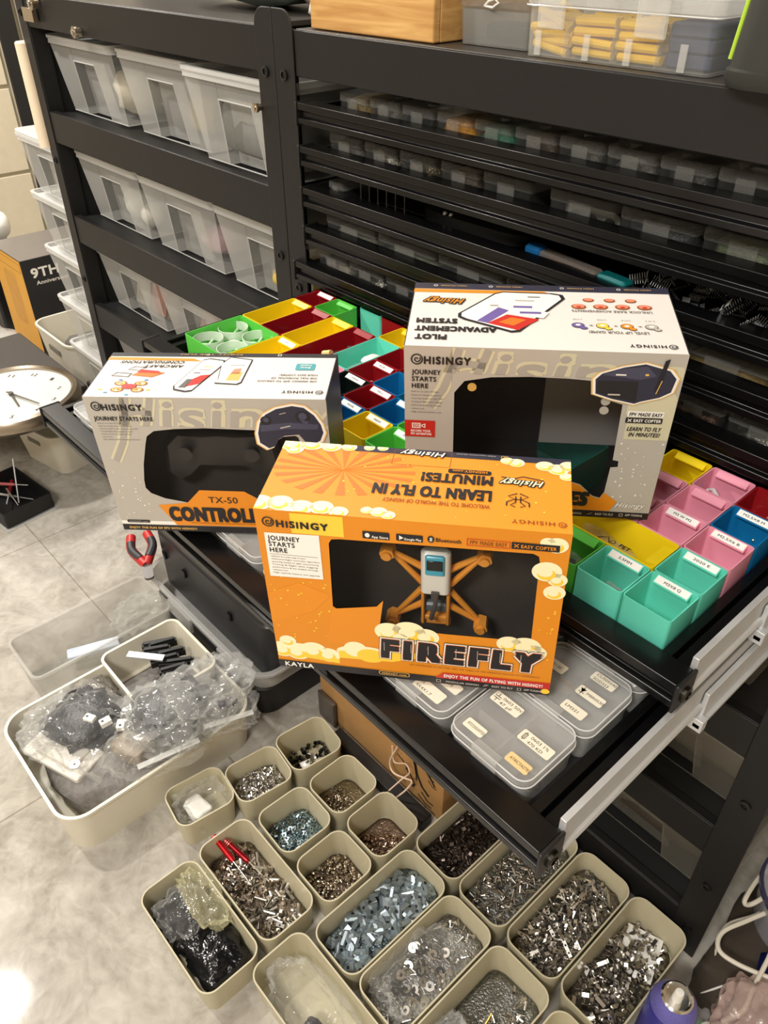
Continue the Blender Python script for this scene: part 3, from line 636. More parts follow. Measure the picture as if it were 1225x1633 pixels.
bag('clear_bag', 'flat clear bag in the small teal bin beside the corner one', (BX(14.5), BY(.45), FZ + .011), (.044, .042, .02), 15, C_bag2)
pb = bag('printed_bag', 'clear bag with black recycling marks in the sideways yellow bin', (BX(13.7), BY(1.5), FZ + .014), (.08, .044, .026), 16)
P = Print(lambda u, v, L: (u, v, .0135 + L * .0003))
ink = 'k'
P.text('PET', 12, 24, 6, 6, ink, 1, .03); P.stroke([(-12, 4), (-4, 12), (2, 4)], 1.6, ink, 1); P.stroke([(-12, 4), (-7, -4)], 1.6, ink, 1); P.ring(4, 8, 3, 1, ink, 1); P.stroke([(2, -8), (8, 0), (13, -8), (9, -8), (9, -14), (5, -14), (5, -8), (2, -8)], 1.2, ink, 1); P.frame_rect(15, -12, 23, -4, 1, ink, 1); P.stroke([(-4, -2), (0, 3), (3, -3), (-4, -2)], 1.2, ink, 1)
P.build('bag_print', pb, {'k': mat('bag_ink', (70, 58, 14), .5)})
tag(MB().cbox((0, 0, 0), (.012, .016, .010)).build('black_nut', M_gloss, loc=(BX(15.62), BY(1.4), FZ + .0052), rot=.5, bev=.001), 'shiny black bit in the teal bin behind the corner one', 'nut')
tag(MB().box(-.02, .02, -.004, .004, 0, .003).build('black_strip', M_blk, loc=(BX(13.45), BY(3.4), FZ), rot=.5), 'flat black strip in the pink bin beside the tall grey box', 'strip')
tag(MB().box(-.018, .018, -.005, .005, 0, .003).build('silver_strip', mat('grey_strip', (150, 150, 146), .4), loc=(BX(13.5), BY(3.4), FZ + .0032), rot=.3), 'silver strip lying across the black strip in the pink bin', 'strip')
g = poly_geo([[(-20, -8), (22, -12), (24, -4), (8, 2), (-2, 14), (-10, 20), (-18, 16)], [(-13 + 2.4 * math.cos(t * PI / 6), 13 + 2.4 * math.sin(t * PI / 6)) for t in range(12)]])
o = MB().add([(a / 1000, 0, b_ / 1000) for a, b_ in g[0]], g[1]).build('plastic_bracket', mat('white_grey_plastic', (208, 200, 204), .4), loc=(BX(14.45), BY(4.55), FZ + .016), solid=.003); o.rotation_euler.x = -.5; tag(o, 'white bracket with one hole leaning in a pink bin', 'bracket')
sm = MB(); sm.lathe([(0, 0), (.0028, 0), (.0028, .0022), (.0012, .0022), (.0012, .014), (0, .0145)], 8)
sp = sm.build('pale_screw', mat('pale_brass', (216, 200, 150), .3, .9)); random.seed(21)
for k in range(60):
    o = sp if k == 0 else dup(sp)
    o.location = (BX(15.5) + random.uniform(-.02, .02), BY(4.5) + random.uniform(-.02, .02), FZ + .004 + random.random() * .016); o.rotation_euler = (random.uniform(.8, 2.4), random.uniform(-.5, .5), random.uniform(0, 6.3)); tag(o, 'pale screw heaped in the small red bin', 'screw', 'pale screws in the red bin')

# ================================================================== clear component boxes in the lower pulled-out drawer
C_cb = clear('component_box', (214, 215, 214), .12, .1, .40); C_cl = clear('component_lid', (228, 229, 228), .14, .08, .42); C_edge = clear('component_edge', (240, 240, 240), .55, .1, .3)
CZ = TOPS[6] - .0283
def comp_box():
    t = thing('component_box', 'x', 'component box', group='clear component boxes')
    MB().tub(.088, .076, .032, .011, .002, .0014).build('box_body', C_cb, t)
    m = MB(); m.slab(.0905, .0785, .032, .0405, .013, ch=.0022); m.build('box_lid', C_cl, t)
    e_ = MB()
    for z_, a_, b_, r_ in ((.0405, .0885, .0765, .012), (.0325, .0915, .0795, .0135)):
        q_ = rr(a_, b_, r_, z_); e_.tube(q_ + [q_[0]], .0007, 5)
    e_.build('lid_rim', C_edge, t)
    MB().box(-.014, .014, -.0405, -.038, .024, .041).box(-.014, .014, -.041, -.031, .0405, .0415).build('latch', C_cl, t, bev=.0008)
    for a in ((-.001, .001, -.034, .034), (-.04, .04, -.001, .001)): MB().box(a[0], a[1], a[2], a[3], .002, .030).build('divider', C_cb, t)
    return t
cbp = comp_box(); n = 0
NX = [.869 - .0975 * k for k in range(9)]
CB = []
for r_ in range(3):
    for k in range(9):
        o = cbp if n == 0 else dup(cbp); n += 1
        o.location = (NX[k] + .004 * r_, -.409 + .080 * r_, CZ)
        o['label'] = 'clear component box in the lower drawer, %s from the silver slide in the %s row' % (ORD[k], ['front', 'middle', 'back'][r_]); CB.append(o)
M_lab2 = mat('cream_sticker', (240, 234, 214), .6, var=.03); M_lab3 = mat('tan_sticker', (236, 206, 150), .6, var=.03)
def sticker(bx, cx, cy, w, h, lines, rot, m=None, sym=None):
    b_ = CB[bx]; c, s = math.cos(rot), math.sin(rot)
    P = Print(lambda u, v, L: (cx + u * c - v * s, cy + u * s + v * c, .0409 + L * .00015))
    P.rect(-w / 2, -h / 2, w / 2, h / 2, 'w', 1, 2)
    x0 = -w / 2 + (9 if sym else 2)
    for k, tx in enumerate(lines):
        n = min(w / 2 - 1 - x0, len(tx) * 2.7); b0 = {1: -1.5, 2: 1.2 - 6 * k}[len(lines)]
        P.text(tx, x0 + 1, x0 + 1 + n, b0, 3.4, 'k', 2, .005)
    if sym == 'cap': P.stroke([(-w / 2 + 5, 5), (-w / 2 + 5, 1.2)], .7, 'k', 2); P.stroke([(-w / 2 + 5, -5), (-w / 2 + 5, -1.2)], .7, 'k', 2); [P.stroke([(-w / 2 + 1.5, y), (-w / 2 + 8.5, y)], .8, 'k', 2) for y in (1.2, -1.2)]
    if sym == 'res': P.frame_rect(-w / 2 + 3, -3.5, -w / 2 + 6.5, 3.5, .7, 'k', 2); P.stroke([(-w / 2 + 4.7, -5), (-w / 2 + 4.7, 5)], .6, 'k', 2)
    if sym == 'dio': P.poly([(-w / 2 + 2, 3), (-w / 2 + 8, 3), (-w / 2 + 5, -2)], 'k', 2); P.stroke([(-w / 2 + 2, -2.2), (-w / 2 + 8, -2.2)], .8, 'k', 2); P.stroke([(-w / 2 + 5, 5.5), (-w / 2 + 5, -5)], .7, 'k', 2)
    P.build('sticker', b_, {'w': m or M_lab2, 'k': M_ink})
sticker(0, -.024, -.025, 22, 11, ['BTS723ADAPTER'], 0); sticker(0, -.022, .016, 32, 13, ['0603 50V', '47 pF'], 0, None, 'cap'); sticker(0, .024, .001, 34, 13, ['0603 1%', '470 KD'], 0, None, 'res'); sticker(0, .026, -.025, 24, 11, ['AT40C7/A2TRS'], 0, M_lab3)
sticker(9, .019, -.024, 24, 12, ['LM321'], 0); sticker(9, .020, 0, 28, 12, ['MBR0530'], 0, None, 'dio'); sticker(9, .018, .024, 25, 12, ['CUS05S40', 'SOD323'], 0)
sticker(9, -.026, .007, 24, 12, ['LM2130'], 0); sticker(9, -.028, -.018, 22, 11, ['0402'], 0)
sticker(1, .016, -.025, 34, 14, ['RX', '4X4X1.7'], 0); sticker(1, .024, -.006, 26, 12, ['DQ010'], 0)
for k, (bx, cx, cy, c) in enumerate([(0, -.015, -.03, (170, 150, 70)), (0, .03, -.012, (70, 66, 60)), (1, .01, -.02, (60, 60, 64)), (9, 0, -.02, (58, 60, 60)), (9, -.02, .02, (150, 120, 60)), (10, .02, -.01, (80, 76, 70))]):
    b_ = CB[bx]
    tag(MB().blob((0, 0, 0), (.022, .018, .006), k, .4, 3, 0, 4).build('chip_bag', mat('chips_%d' % k, c, .4, var=.6, scale=300), loc=(b_.location.x + cx, b_.location.y + cy, CZ + .0055)), ['yellowish', 'dark brown', 'slate', 'dark green grey', 'brass coloured', 'grey brown'][k] + ' tiny components seen inside a ' + ['front', 'front', 'front', 'middle', 'middle', 'middle'][k] + ' row component box', 'components', None, 'stuff')
# ================================================================== the three printed cartons
PM = {'k': mat('print_black', (30, 28, 32), .45, var=.03), 'navy': mat('print_navy', (44, 44, 62), .45, var=.03), 'w': mat('print_white', (242, 238, 230), .45, var=.02), 'or': mat('print_orange', (226, 140, 26), .42, var=.05, scale=8),
      'or2': mat('print_deep_orange', (224, 116, 36), .42, var=.05), 'ye': mat('print_yellow', (250, 206, 62), .42, var=.05), 'cr': mat('print_cream', (250, 240, 196), .42, var=.03), 'red': mat('print_red', (196, 42, 36), .42, var=.03),
      'gr': mat('print_grey', (186, 180, 170), .42, var=.03), 'gr2': mat('print_mid_grey', (168, 162, 154), .42, var=.03), 'kh': mat('print_khaki', (206, 200, 170), .42, var=.03), 'txt': mat('print_text_grey', (96, 92, 88), .5), 'tl': mat('print_teal', (70, 160, 170), .42),
      'bl': mat('print_blue', (60, 130, 190), .42), 'pu': mat('print_purple', (110, 92, 160), .42), 'pk': mat('print_salmon', (226, 140, 110), .42), 'gold': mat('print_gold', (226, 180, 96), .42), 'sh': mat('print_slate', (70, 70, 92), .42), 'ru': mat('print_rust', (150, 76, 20), .45)}
M_film = clear('window_film', (84, 82, 80), .02, .05, .22, spec=.7)
def carton(label, q, side, top, front, window, inner, hide=None):
    x, y, z, yaw, w, d, h, tx, ry = q
    t = thing('product_carton', label, 'carton')
    t.matrix_world = Matrix.Translation((x, y, z)) @ Matrix.Rotation(yaw, 4, 'Z') @ Matrix.Rotation(tx, 4, 'X') @ Matrix.Rotation(ry, 4, 'Y')
    c = MB(); e = .0009
    c.box(0, e, 0, d, 0, h, 0).box(w - e, w, 0, d, 0, h, 0).box(e, w - e, d - e, d, 0, h, 0).box(e, w - e, 0, d, h - e, h, 1)
    bx = hide if hide else w - e
    c.box(e, bx, 0, d, 0, e, 0)
    c.build('carton_shell', [side, top], t, smooth=False)
    i = MB(); f = .0011
    i.add([(f, 0.001, f), (w - f, .001, f), (w - f, d - f, f), (f, d - f, f), (f, .001, h - f), (w - f, .001, h - f), (w - f, d - f, h - f), (f, d - f, h - f)],
          [(2, 3, 7, 6), (0, 4, 7, 3), (1, 2, 6, 5), (4, 5, 6, 7)] + ([(0, 1, 2, 3)] if not hide else []))
    i.build('inner_lining', inner, t, smooth=False)
    V, F = poly_geo([[(0, 0), (w, 0), (w, h), (0, h)], [(a / 1000, b_ / 1000) for a, b_ in window]])
    m = MB().add([(a, -.0001, b_) for a, b_ in V], F); m.build('front_panel', front, t, smooth=False)
    V, F = poly_geo([[(a / 1000, b_ / 1000) for a, b_ in window]])
    MB().add([(a, .0008, b_) for a, b_ in V], F).build('window_film', M_film, t, smooth=False)
    P = Print(lambda u, v, L: (u, -.0001 - L * .9, v)); P.frame = lambda u, v, L: (u, -.0002 - L, v)
    T = Print(lambda u, v, L: (u, v, h + .0001 + L))
    return t, P, T
def brand(P, cx, cy, r, x0, x1, base, cap, col='k', L=4):
    P.spiral(cx, cy, r, col, L, r * .22)
    P.text('HiSiNGY', x0, x1, base, cap, col, L, .04, 0, 0, 1.22)
def cloud(P, pts, L=2, sw=True):
    for cx, cy, r in pts: P.ell(cx, cy, r, r * .86, 'cr', L + .2)
    for cx, cy, r in pts: P.ell(cx, cy - r * .25, r * .62, r * .5, 'ye', L + .4) if sw else None
    for cx, cy, r in pts: P.ell(cx - r * .12, cy - r * .05, r * .5, r * .42, 'cr', L + .6) if sw else None
def hstem(P, ss):
    for st in ss:
        for w, col, L in ((13, 'kh', .7), (7, 'gr2', 2.2)): P.stroke(st, w, col, L)
def outline_edge(P, w, h, col, k=.8):
    for a in ((0, 0, k, h), (w - k, 0, w, h)): P.rect(*a, col, 6)
def dropdots(P, n, x0, x1, y0, y1, seed, col='cr', L=1.5):
    random.seed(seed)
    for k in range(n): P.ell(random.uniform(x0, x1), random.uniform(y0, y1), random.uniform(.4, 1.1), None, col, L, 8)

# ---- orange drone carton in front
qA = (.6709, -.5205, .83, .6682, .2537, .1005, .1902, .0259, -.0248)
winA = [(60.5, 160), (63, 164.5), (70, 165.5), (226, 167.5), (230.5, 165), (231.5, 160), (232.2, 69.3), (222, 67), (160, 66), (98.8, 66.7), (101, 88), (97, 91), (62, 84.5), (58.6, 87)]
M_darkin = mat('carton_inside_dark', (66, 62, 58), .7)
A, P, T = carton('orange windowed drone carton standing in front of the two grey ones', qA, mat('carton_orange_side', (214, 140, 36), .42, var=.05), mat('carton_orange_top', (232, 146, 40), .42, var=.07, scale=9), mat('carton_orange_front', (222, 138, 24), .42, var=.1, scale=7), winA, M_darkin)
P.clip = [((0.5, 0), (-1, 0))]; cloud(P, [(6, 24, 12), (20, 22, 12), (36, 26, 13), (50, 22, 11), (12, 36, 8)], .62); P.clip = None; P.rect(30, 168, 74, 189, 'ye', .5); P.poly([(0, 60), (40, 78), (58, 100), (30, 112), (0, 96)], 'or', .55)
P.poly([(58, 84), (98, 92), (104, 100), (99, 62), (160, 64), (160, 40), (50, 40)], 'or', .5)
brand(P, 11, 178.5, 5.2, 18, 61, 174, 7)
P.poly([(5.6, 117.5), (52.8, 118.6), (52.9, 167.7), (6.2, 166.4)], 'w', 2)
P.text('JOURNEY', 8.6, 36, 158.8, 5, 'k', 3, .06); P.text('STARTS', 8.8, 31, 152.2, 5, 'k', 3, .06); P.text('HERE', 9, 24, 145.8, 5, 'k', 3, .06)
P.rect(8, 143.2, 50, 143.6, 'txt', 3)
for k, (a, n) in enumerate([('Adaptive to a wide range of users', 30), ('Advanced flight controller algorithm', 42), ('ensuring simple to agile maneuvering', 41), ('Tuning & flight data logging', 40), ('performance & the analysis through', 40), ('software tool', 13), ('High capacity battery and upgrade', 41)]): P.text(a, 9, 9 + n, 140.2 - 3.1 * k, 1.5, 'k', 3, 0)
P.rect(89.5, 169.3, 111.5, 177, 'k', 3, 1); P.text('App Store', 97, 110.5, 170.6, 2.6, 'w', 5, .02); P.ell(93.5, 173, 2, 2.3, 'w', 5)
P.rect(117, 169.8, 138.5, 177, 'k', 3, 1); P.text('Google Play', 123.5, 137.5, 171.2, 2.4, 'w', 5, .02); P.poly([(119.5, 171), (119.5, 175.6), (123, 173.3)], 'w', 5)
P.ell(145, 174, 2.8, 3.6, 'k', 3); P.stroke([(143.8, 172.6), (146.2, 175.2), (145, 176.4), (145, 171.6), (146.2, 172.8), (143.8, 175.4)], .5, 'w', 5); P.text('Bluetooth', 149, 169, 172, 4, 'k', 3, .02)
P.frame_rect(173.5, 171, 207.5, 178.2, .6, 'red', 3); P.text('FPV MADE EASY', 176, 205, 172.7, 3.8, 'ru', 3, .05)
P.rect(208.5, 171.4, 245.5, 178.4, 'k', 3); P.text('EASY COPTER', 216, 243, 173.2, 3.4, 'or', 5, .05); P.stroke([(210.5, 173.2), (214, 176.8)], .8, 'or', 5); P.stroke([(210.5, 176.8), (214, 173.2)], .8, 'or', 5)
# clouds of the printed landscape
cloud(P, [(243, 178, 9), (238, 150, 12), (246, 128, 9), (247, 142, 8), (236, 180, 6)], 1)
P.ell(84, 30, 26, 9, 'cr', 1); P.ell(76, 34, 11, 10, 'cr', 1.2); P.ell(90, 27, 13, 9, 'ye', 1.3); P.poly([(60, 20), (110, 22), (150, 36), (120, 38), (96, 32), (60, 30)], 'ye', 1.15)
P.poly([(3, 22), (60, 16), (60, 26), (30, 34), (3, 34)], 'cr', .9); P.poly([(3, 18), (60, 12), (60, 18), (3, 26)], 'ye', 1)
cloud(P, [(108, 62, 13), (126, 64, 15), (141, 60, 12), (120, 56, 14), (214, 62, 11), (228, 60, 14), (236, 54, 11)], 1.6)
P.poly([(97, 52), (104, 66), (98, 67)], 'or', 1)
dropdots(P, 30, 4, 56, 40, 120, 3, 'ye'); dropdots(P, 14, 234, 250, 40, 120, 4, 'ye')
# big title with rim
for L, bo, col in ((4, .135, 'k'), (5.2, .118, 'w'), (6.4, .085, 'or2'), (7.6, .07, 'k')): P.text('FIREFLY', 102, 240, 30, 22.5, col, L, bo, .06, 1, 1.32)
for k, xx in enumerate([103, 127.5, 143, 168, 187, 207, 225]): P.rect(xx, 38, xx + .5, 49 + k * .3, 'gr', 9)
P.text('(FLY ANYWHERE AT ANYTIME, FEEL THE THRILL OF THE IMMERSIVE INDOOR FPV EXPERIENCE)', 126, 243, 20.6, 2.2, 'ru', 4, .04, .2, 1)
P.rect(0, 0, 253.7, 9, 'k', 3); P.poly([(150, 7.6), (157, 15.6), (253.7, 16.6), (253.7, 8)], 'red', 4)
P.text('ENJOY THE FUN OF FLYING WITH HiSiNGY!', 158, 247, 9.6, 4.2, 'w', 5, .06)
P.text('KAYLA', 6.5, 34, 1.6, 6, 'w', 5, .06); P.rect(97, 3.4, 126, 8.8, 'gold', 4, 2.2); P.rect(97.7, 4, 125.3, 8.2, 'k', 4.5, 1.8); P.text('HiSiNGY.com', 100, 123, 4.9, 2.4, 'gold', 5, .04)
P.text('MODULAR DESIGN', 160, 190, 2.4, 2.6, 'gr', 5, .03); P.text('EASY TO FLY', 202, 221, 2.8, 2.6, 'gr', 5, .03); P.text('APP TUNING', 231, 247, 3, 2.6, 'gr', 5, .03)
P.frame_rect(151, 2, 155, 5.6, .5, 'gr', 5); P.stroke([(194, 2.6), (199, 5.2), (196, 3), (199, 5.2), (195, 5)], .6, 'gr', 5); P.frame_rect(225, 2.2, 228.6, 5.8, .5, 'gr', 5); P.ell(250, 5, 4, 3.4, 'ye', 5)
P.build('front_print', A, PM)
# top print reads upside down from the camera
for k in range(20):
    a0 = 2 * PI * k / 20; T.poly([(62, 62), (62 + 62 * math.cos(a0), 62 + 36 * math.sin(a0)), (62 + 62 * math.cos(a0 + .14), 62 + 36 * math.sin(a0 + .14))], 'or2', .6)
T.clip = [((0, 0), (0, -1)), ((0, 100.4), (0, 1)), ((253.6, 0), (1, 0)), ((0, 0), (-1, 0))]
T.rect(66, 92, 253.7, 100.5, 'navy', 1.2)
cloud(T, [(8, 96, 12), (26, 98, 11), (44, 96, 9), (60, 97, 7), (12, 88, 8), (78, 98, 5), (90, 99, 5)], 2)
cloud(T, [(2, 8, 12), (20, 10, 11), (38, 6, 11), (55, 8, 10), (70, 4, 8), (30, 1, 12)], 2)
cloud(T, [(92, 9, 5), (102, 8, 7), (110, 5, 6)], 2); cloud(T, [(200, 92, 6), (208, 90, 7), (232, 88, 8), (243, 84, 9), (252, 90, 8), (250, 74, 6)], 2)
T.frame_rect(101, 76, 152, 98, .4, 'ru', 1.6)
for bo, col, L in ((.09, 'k', 5), (.02, 'w', 6)): T.text('Hisingy', 146, 108, 96.5, 7, col, L, bo, .35, 0, 1.1)
T.text('LEARN TO FLY IN', 189, 92, 46, 14, 'k', 4, .035); T.text('MINUTES!', 189, 130, 66, 12.5, 'k', 4, .035); T.text('WELCOME TO THE WORLD OF HiSiNGY', 189, 102, 27.5, 5, 'ru', 4, .015)
T.rect(151, 68.5, 187.5, 74.5, 'k', 3, 2); T.text('HiSiNGY.com', 184, 155, 73, 3.2, 'or', 5, .04)
for bo, col, L in ((.09, 'k', 4), (.02, 'cr', 5)): T.text('Hisingy', 231, 197, 64, 8, col, L, bo, .4, 0, 1.1)
T.stroke([(231, 66), (214, 70), (206, 66), (196, 68)], 1.1, 'k', 4)
for sx in (-1, 1):
    T.stroke([(211 + sx * 1, 46), (211 + sx * 8, 42), (211 + sx * 3, 38), (211 + sx * 9, 34), (211 + sx * 9, 29)], 1.1, 'k', 4); T.stroke([(211 + sx * 2, 42), (211 + sx * 2, 34), (211 + sx * 6, 30), (211 + sx * 2, 28)], 1, 'k', 4)
T.stroke([(208, 38), (214, 38)], 1, 'k', 4); brand(T, 246, 9.5, 3.4, 240, 207, 12, 4.6, 'ru')
T.text('Adult supervision advised', 190, 156, 97.6, 1.8, 'gr', 5, 0); T.ring(196, 96.5, 1.8, .5, 'gold', 5, 14); T.ring(199, 96.5, 1.8, .5, 'gold', 5, 14)
dropdots(T, 40, 60, 240, 8, 90, 5, 'ye', 1.1)
T.build('top_print', A, PM)
# dark vacuum tray inside and the drone lying in it
MB().box(.003, .25, .062, .064, .004, .186).build('backing_tray', mat('tray_dark', (64, 60, 56), .5, var=.15), A, smooth=False)
dr = thing('toy_drone', 'orange four armed drone with white body seen through the carton window', 'drone')
dr.matrix_world = A.matrix_world @ Matrix.Translation((.1455, .040, .0845))
M_dor = mat('drone_orange', (226, 150, 52), .4); M_dwh = mat('drone_white', (232, 230, 224), .3); M_dbl = mat('drone_blue', (70, 170, 200), .3)
mot = [(-.043, .040), (.042, .043), (-.040, -.042), (.042, -.041)]
for k, (mx_, mz_) in enumerate(mot):
    sx, sz = (1 if mx_ > 0 else -1), (1 if mz_ > 0 else -1)
    ar = MB(); ar.tube([(sx * .012, 0, sz * .022), (mx_, 0, mz_)], [.0035, .0022], 8); ar.tube([(sx * .013, 0, sz * .004), (mx_, 0, mz_)], [.0032, .0022], 8); ar.build('arm', M_dor, dr)
    MB().cyl((mx_, -.009, mz_), (mx_, .004, mz_), .0068, n=6).cyl((mx_, -.012, mz_), (mx_, -.009, mz_), .0042, n=12).build('motor_mount', M_dor, dr)
MB().box(-.013, -.010, -.008, .006, -.042, .036).box(.010, .013, -.008, .006, -.042, .036).box(-.012, .012, -.006, .004, -.038, -.033).box(-.012, .012, -.004, .004, .008, .014).box(-.014, .014, -.003, .004, -.046, -.041).build('frame', M_dor, dr, bev=.001)
m = MB(); m.slab(.026, .012, -.001, .05, .005, ch=.003); m.build('body_shell', M_dwh, dr, loc=(0, -.007, 0))
m = MB(); m.slab(.017, .004, .0, .022, .003, ch=.001); m.build('blue_patch', M_dbl, dr, loc=(0, -.0135, .026))
MB().box(-.007, .007, -.0165, -.0152, .033, .044).build('camera_glass', M_gloss, dr, bev=.001)
MB().tube([(.002, -.014, .006), (.001, -.016, -.008), (-.003, -.014, -.028)], .0022, 8).box(-.003, .003, -.0165, -.013, -.002, .006).build('battery_lead', mat('lead_grey', (74, 72, 70), .5), dr)
MB().slab(.022, .008, -.030, -.019, .003, ch=.002).build('battery', mat('battery_slate', (92, 104, 112), .4), dr)

# ---- grey controller carton on the left
qT = (.3716, -.5293, .826, .7551, .2556, .0946, .1816, .0459, -.0273)
winT = [(54, 122), (58, 133), (67.2, 139.9), (90, 143), (123.2, 144.6), (183.3, 143), (215, 140), (222.7, 134.8), (228, 110), (228, 74), (215, 55), (176, 44), (163.3, 54.1), (153.5, 60.5), (102.3, 60.7), (85.3, 43.1), (60, 48.5), (45.3, 55.6), (40.6, 63), (41.4, 73.9), (46, 96)]
M_gside = mat('carton_navy_side', (62, 56, 60), .4, var=.12)
Tc, P, T = carton('grey windowed controller carton nearest the clock', qT, M_gside, mat('carton_white_top', (226, 220, 214), .42, var=.02), mat('carton_grey_front', (182, 176, 166), .42, var=.04), winT, mat('carton_inside_grey', (72, 68, 64), .7))
lim = [((0, 0), (-1, 0)), ((0, 181), (0, 1)), ((255, 0), (1, 0))]
P.rect(0, 9, 255.6, 14, 'w', .6)
P.clip = lim + [((44, 0), (1, 0))]
hstem(P, [[(46, 180), (38, 150), (30, 125), (16, 100)]])
P.clip = lim + [((0, 146.5), (0, -1))]
for bo, col, L in ((.05, 'kh', .8), (.0, 'gr2', 2.2)): P.text('isingy', 78, 262, 141, 40, col, L, bo + .02, .2)
hstem(P, [[(46, 181), (41, 160), (36, 140)], [(72, 181), (66, 160), (58, 140)], [(36, 160), (54, 164), (70, 162)]])
P.clip = None
brand(P, 12.1, 170.3, 5.6, 18, 61, 165.8, 7.4)
P.text('JOURNEY STARTS HERE', 6, 69.8, 153, 5, 'k', 4, .04)
for k, (a, n) in enumerate([('Ready for the indoor FPV flight', 26), ('Ergonomic design for precise operation', 36), ('ensuring simple to agile maneuvering of FPV', 43), ('Tuning & flight data logging for in depth', 36), ('performance for the analysis through', 34), ('software tool', 12), ('High capacity battery and upgrade firmware', 42)]): P.text(a, 8 + k * .2, 8 + n, 148.6 - 3.4 * k, 1.5, 'txt', 3, 0)
P.poly([(49.8, 38.6), (66, 9), (190, 9), (200, 36), (176, 44), (163.3, 54), (153.5, 61), (102.3, 61.5), (85.3, 43)], 'or', 1.2)
P.text('TX-50', 110.5, 144, 44, 9, 'k', 4, .005); P.text('CONTROLLER', 61.7, 186, 17, 20, 'k', 4, .05); P.text('APPLE & ANDROID COMPATIBLE HIGH PERFORMANCE CONTROLLER', 84, 168, 12.5, 2, 'ru', 4, .02)
P.rect(7, 11.5, 34.6, 15.8, 'k', 3, 2); P.text('HiSiNGY.com', 10, 32, 12.6, 2.2, 'gr', 5, .03)
P.rect(0, 0, 255.6, 8.6, 'k', 3); P.text('ENJOY THE FUN OF FPV WITH HiSiNGY!', 8, 89, 2.8, 3.2, 'gold', 5, .04)
pad = [(181, 128), (180.5, 140), (184, 153), (191, 163), (203, 170), (220, 174), (232, 172), (242, 163), (248, 152), (250, 142), (246, 132), (238, 127), (230, 130), (224, 139), (208, 137), (202, 133), (197, 124), (190, 121)]
def grown(Pl, k):
    cx = sum(p[0] for p in Pl) / len(Pl); cy = sum(p[1] for p in Pl) / len(Pl); return [(cx + (a - cx) * k, cy + (b_ - cy) * k) for a, b_ in Pl]
P.poly(grown(pad, 1.12), 'gold', 4); P.poly(grown(pad, 1.08), 'w', 4.5); P.poly(pad, 'navy', 5)
P.ell(191, 156, 6, 5.5, 'k', 6); P.ell(230, 161, 8, 7, 'k', 6); P.ell(191, 157, 3, None, 'sh', 7); P.ell(230, 162, 4.4, None, 'sh', 7); P.poly([(226, 158), (236, 156), (233, 150)], 'sh', 7); P.stroke([(206, 164), (213, 166)], 1, 'gr2', 7); P.stroke([(205, 147), (216, 150)], 1.4, 'gr', 7); P.poly([(184, 150), (216, 154), (246, 152), (244, 146), (214, 146), (184, 142)], 'sh', 5.5)
dropdots(P, 22, 6, 44, 14, 96, 7, 'w')
P.build('front_print', Tc, PM)
T.clip = [((0, 0), (0, -1)), ((0, 94.5), (0, 1))]
T.rect(0, 86, 255.6, 94.6, 'k', 1); T.poly([(0, 78), (107, 76), (97, 82), (0, 84)], 'or', 1)
T.text('AIRCRAFT', 90.4, 47, 66.4, 5.6, 'k', 4, .05, .25); T.text('CONFIGURATIONS', 89.2, 18, 75, 5.6, 'k', 4, .05, .25)
for sx in (-1, 1):
    for sy in (-1, 1): T.ring(43.7 + sx * 11, 20 + sy * 6.5, 7, 1.6, 'ru', 4, 20, 4.6); T.stroke([(43.7, 20), (43.7 + sx * 11, 20 + sy * 6.5)], 2.4, 'or2', 3); T.ring(43.7 + sx * 11, 20 + sy * 6.5, 5, 1.4, 'ye', 4, 20, 3.4)
T.ell(43.7, 20, 8, 5, 'red', 5)
T.poly([(38, 44), (62, 40), (74, 50), (48, 54)], 'or2', 3); T.poly([(42, 50), (70, 48), (66, 53), (46, 56)], 'red', 4); T.shape([[(16, 42), (36, 40), (38, 48), (20, 50)], [(17.4, 43.2), (35, 41.2), (36.6, 47), (20.8, 48.8)]], 'txt', 3); T.shape([[(30, 56), (44, 54), (50, 61), (36, 63)], [(31.4, 56.8), (43.4, 55), (48.4, 60.2), (36.6, 62)]], 'txt', 3)
for a, b_, c in ((14, 14, 'ye'), (22, 8, 'bl'), (46, 4, 'tl'), (66, 14, 'ye'), (30, 34, 'bl'), (58, 34, 'bl')): T.rect(a - 2, b_ - 1.2, a + 2, b_ + 1.2, c, 3)
def phone(T, Q, inner):
    T.poly(Q, 'k', 4); g = grown(Q, .93); T.poly(g, 'w', 5); inner()
phone(T, [(91, 21), (93, 14), (106, 10), (113, 12), (135, 72), (133, 78), (116, 82), (109, 79)], lambda: (T.poly([(104, 20), (117, 26), (125, 46), (115, 44), (106, 34)], 'red', 6), T.poly([(97, 18), (105, 18), (108, 36), (102, 36)], 'txt', 6), T.rect(110, 55, 122, 57, 'gr2', 6), T.rect(113, 62, 124, 63.5, 'gold', 6), T.rect(106, 48, 113, 50, 'txt', 6)))
phone(T, [(135, 36), (133, 28), (158, 26), (162, 30), (164, 80), (138, 86), (131, 70)], lambda: (T.poly([(144, 34), (158, 34), (159, 52), (146, 50)], 'gold', 6), T.poly([(146, 48), (156, 48), (156, 60), (148, 58)], 'pk', 6), T.rect(142, 66, 158, 67.6, 'gr2', 6)))
T.rect(214, 58, 235, 72, 'tl', 3, 2); T.text('Easy', 230, 219, 64, 3.4, 'w', 5, .02); T.text('Copter', 231, 218, 69, 3.4, 'w', 5, .02)
T.text('USE HISINGY APP TO UNLOCK', 241, 178, 36, 3.4, 'txt', 4, .05, .2); T.text('THE FULL POTENTIAL OF', 241, 192, 42.5, 3.4, 'txt', 4, .05, .2); T.text('YOUR EASY COPTER!', 241, 200, 49, 3.4, 'txt', 4, .05, .2)
brand(T, 247, 12.4, 4, 240, 208, 15, 5)
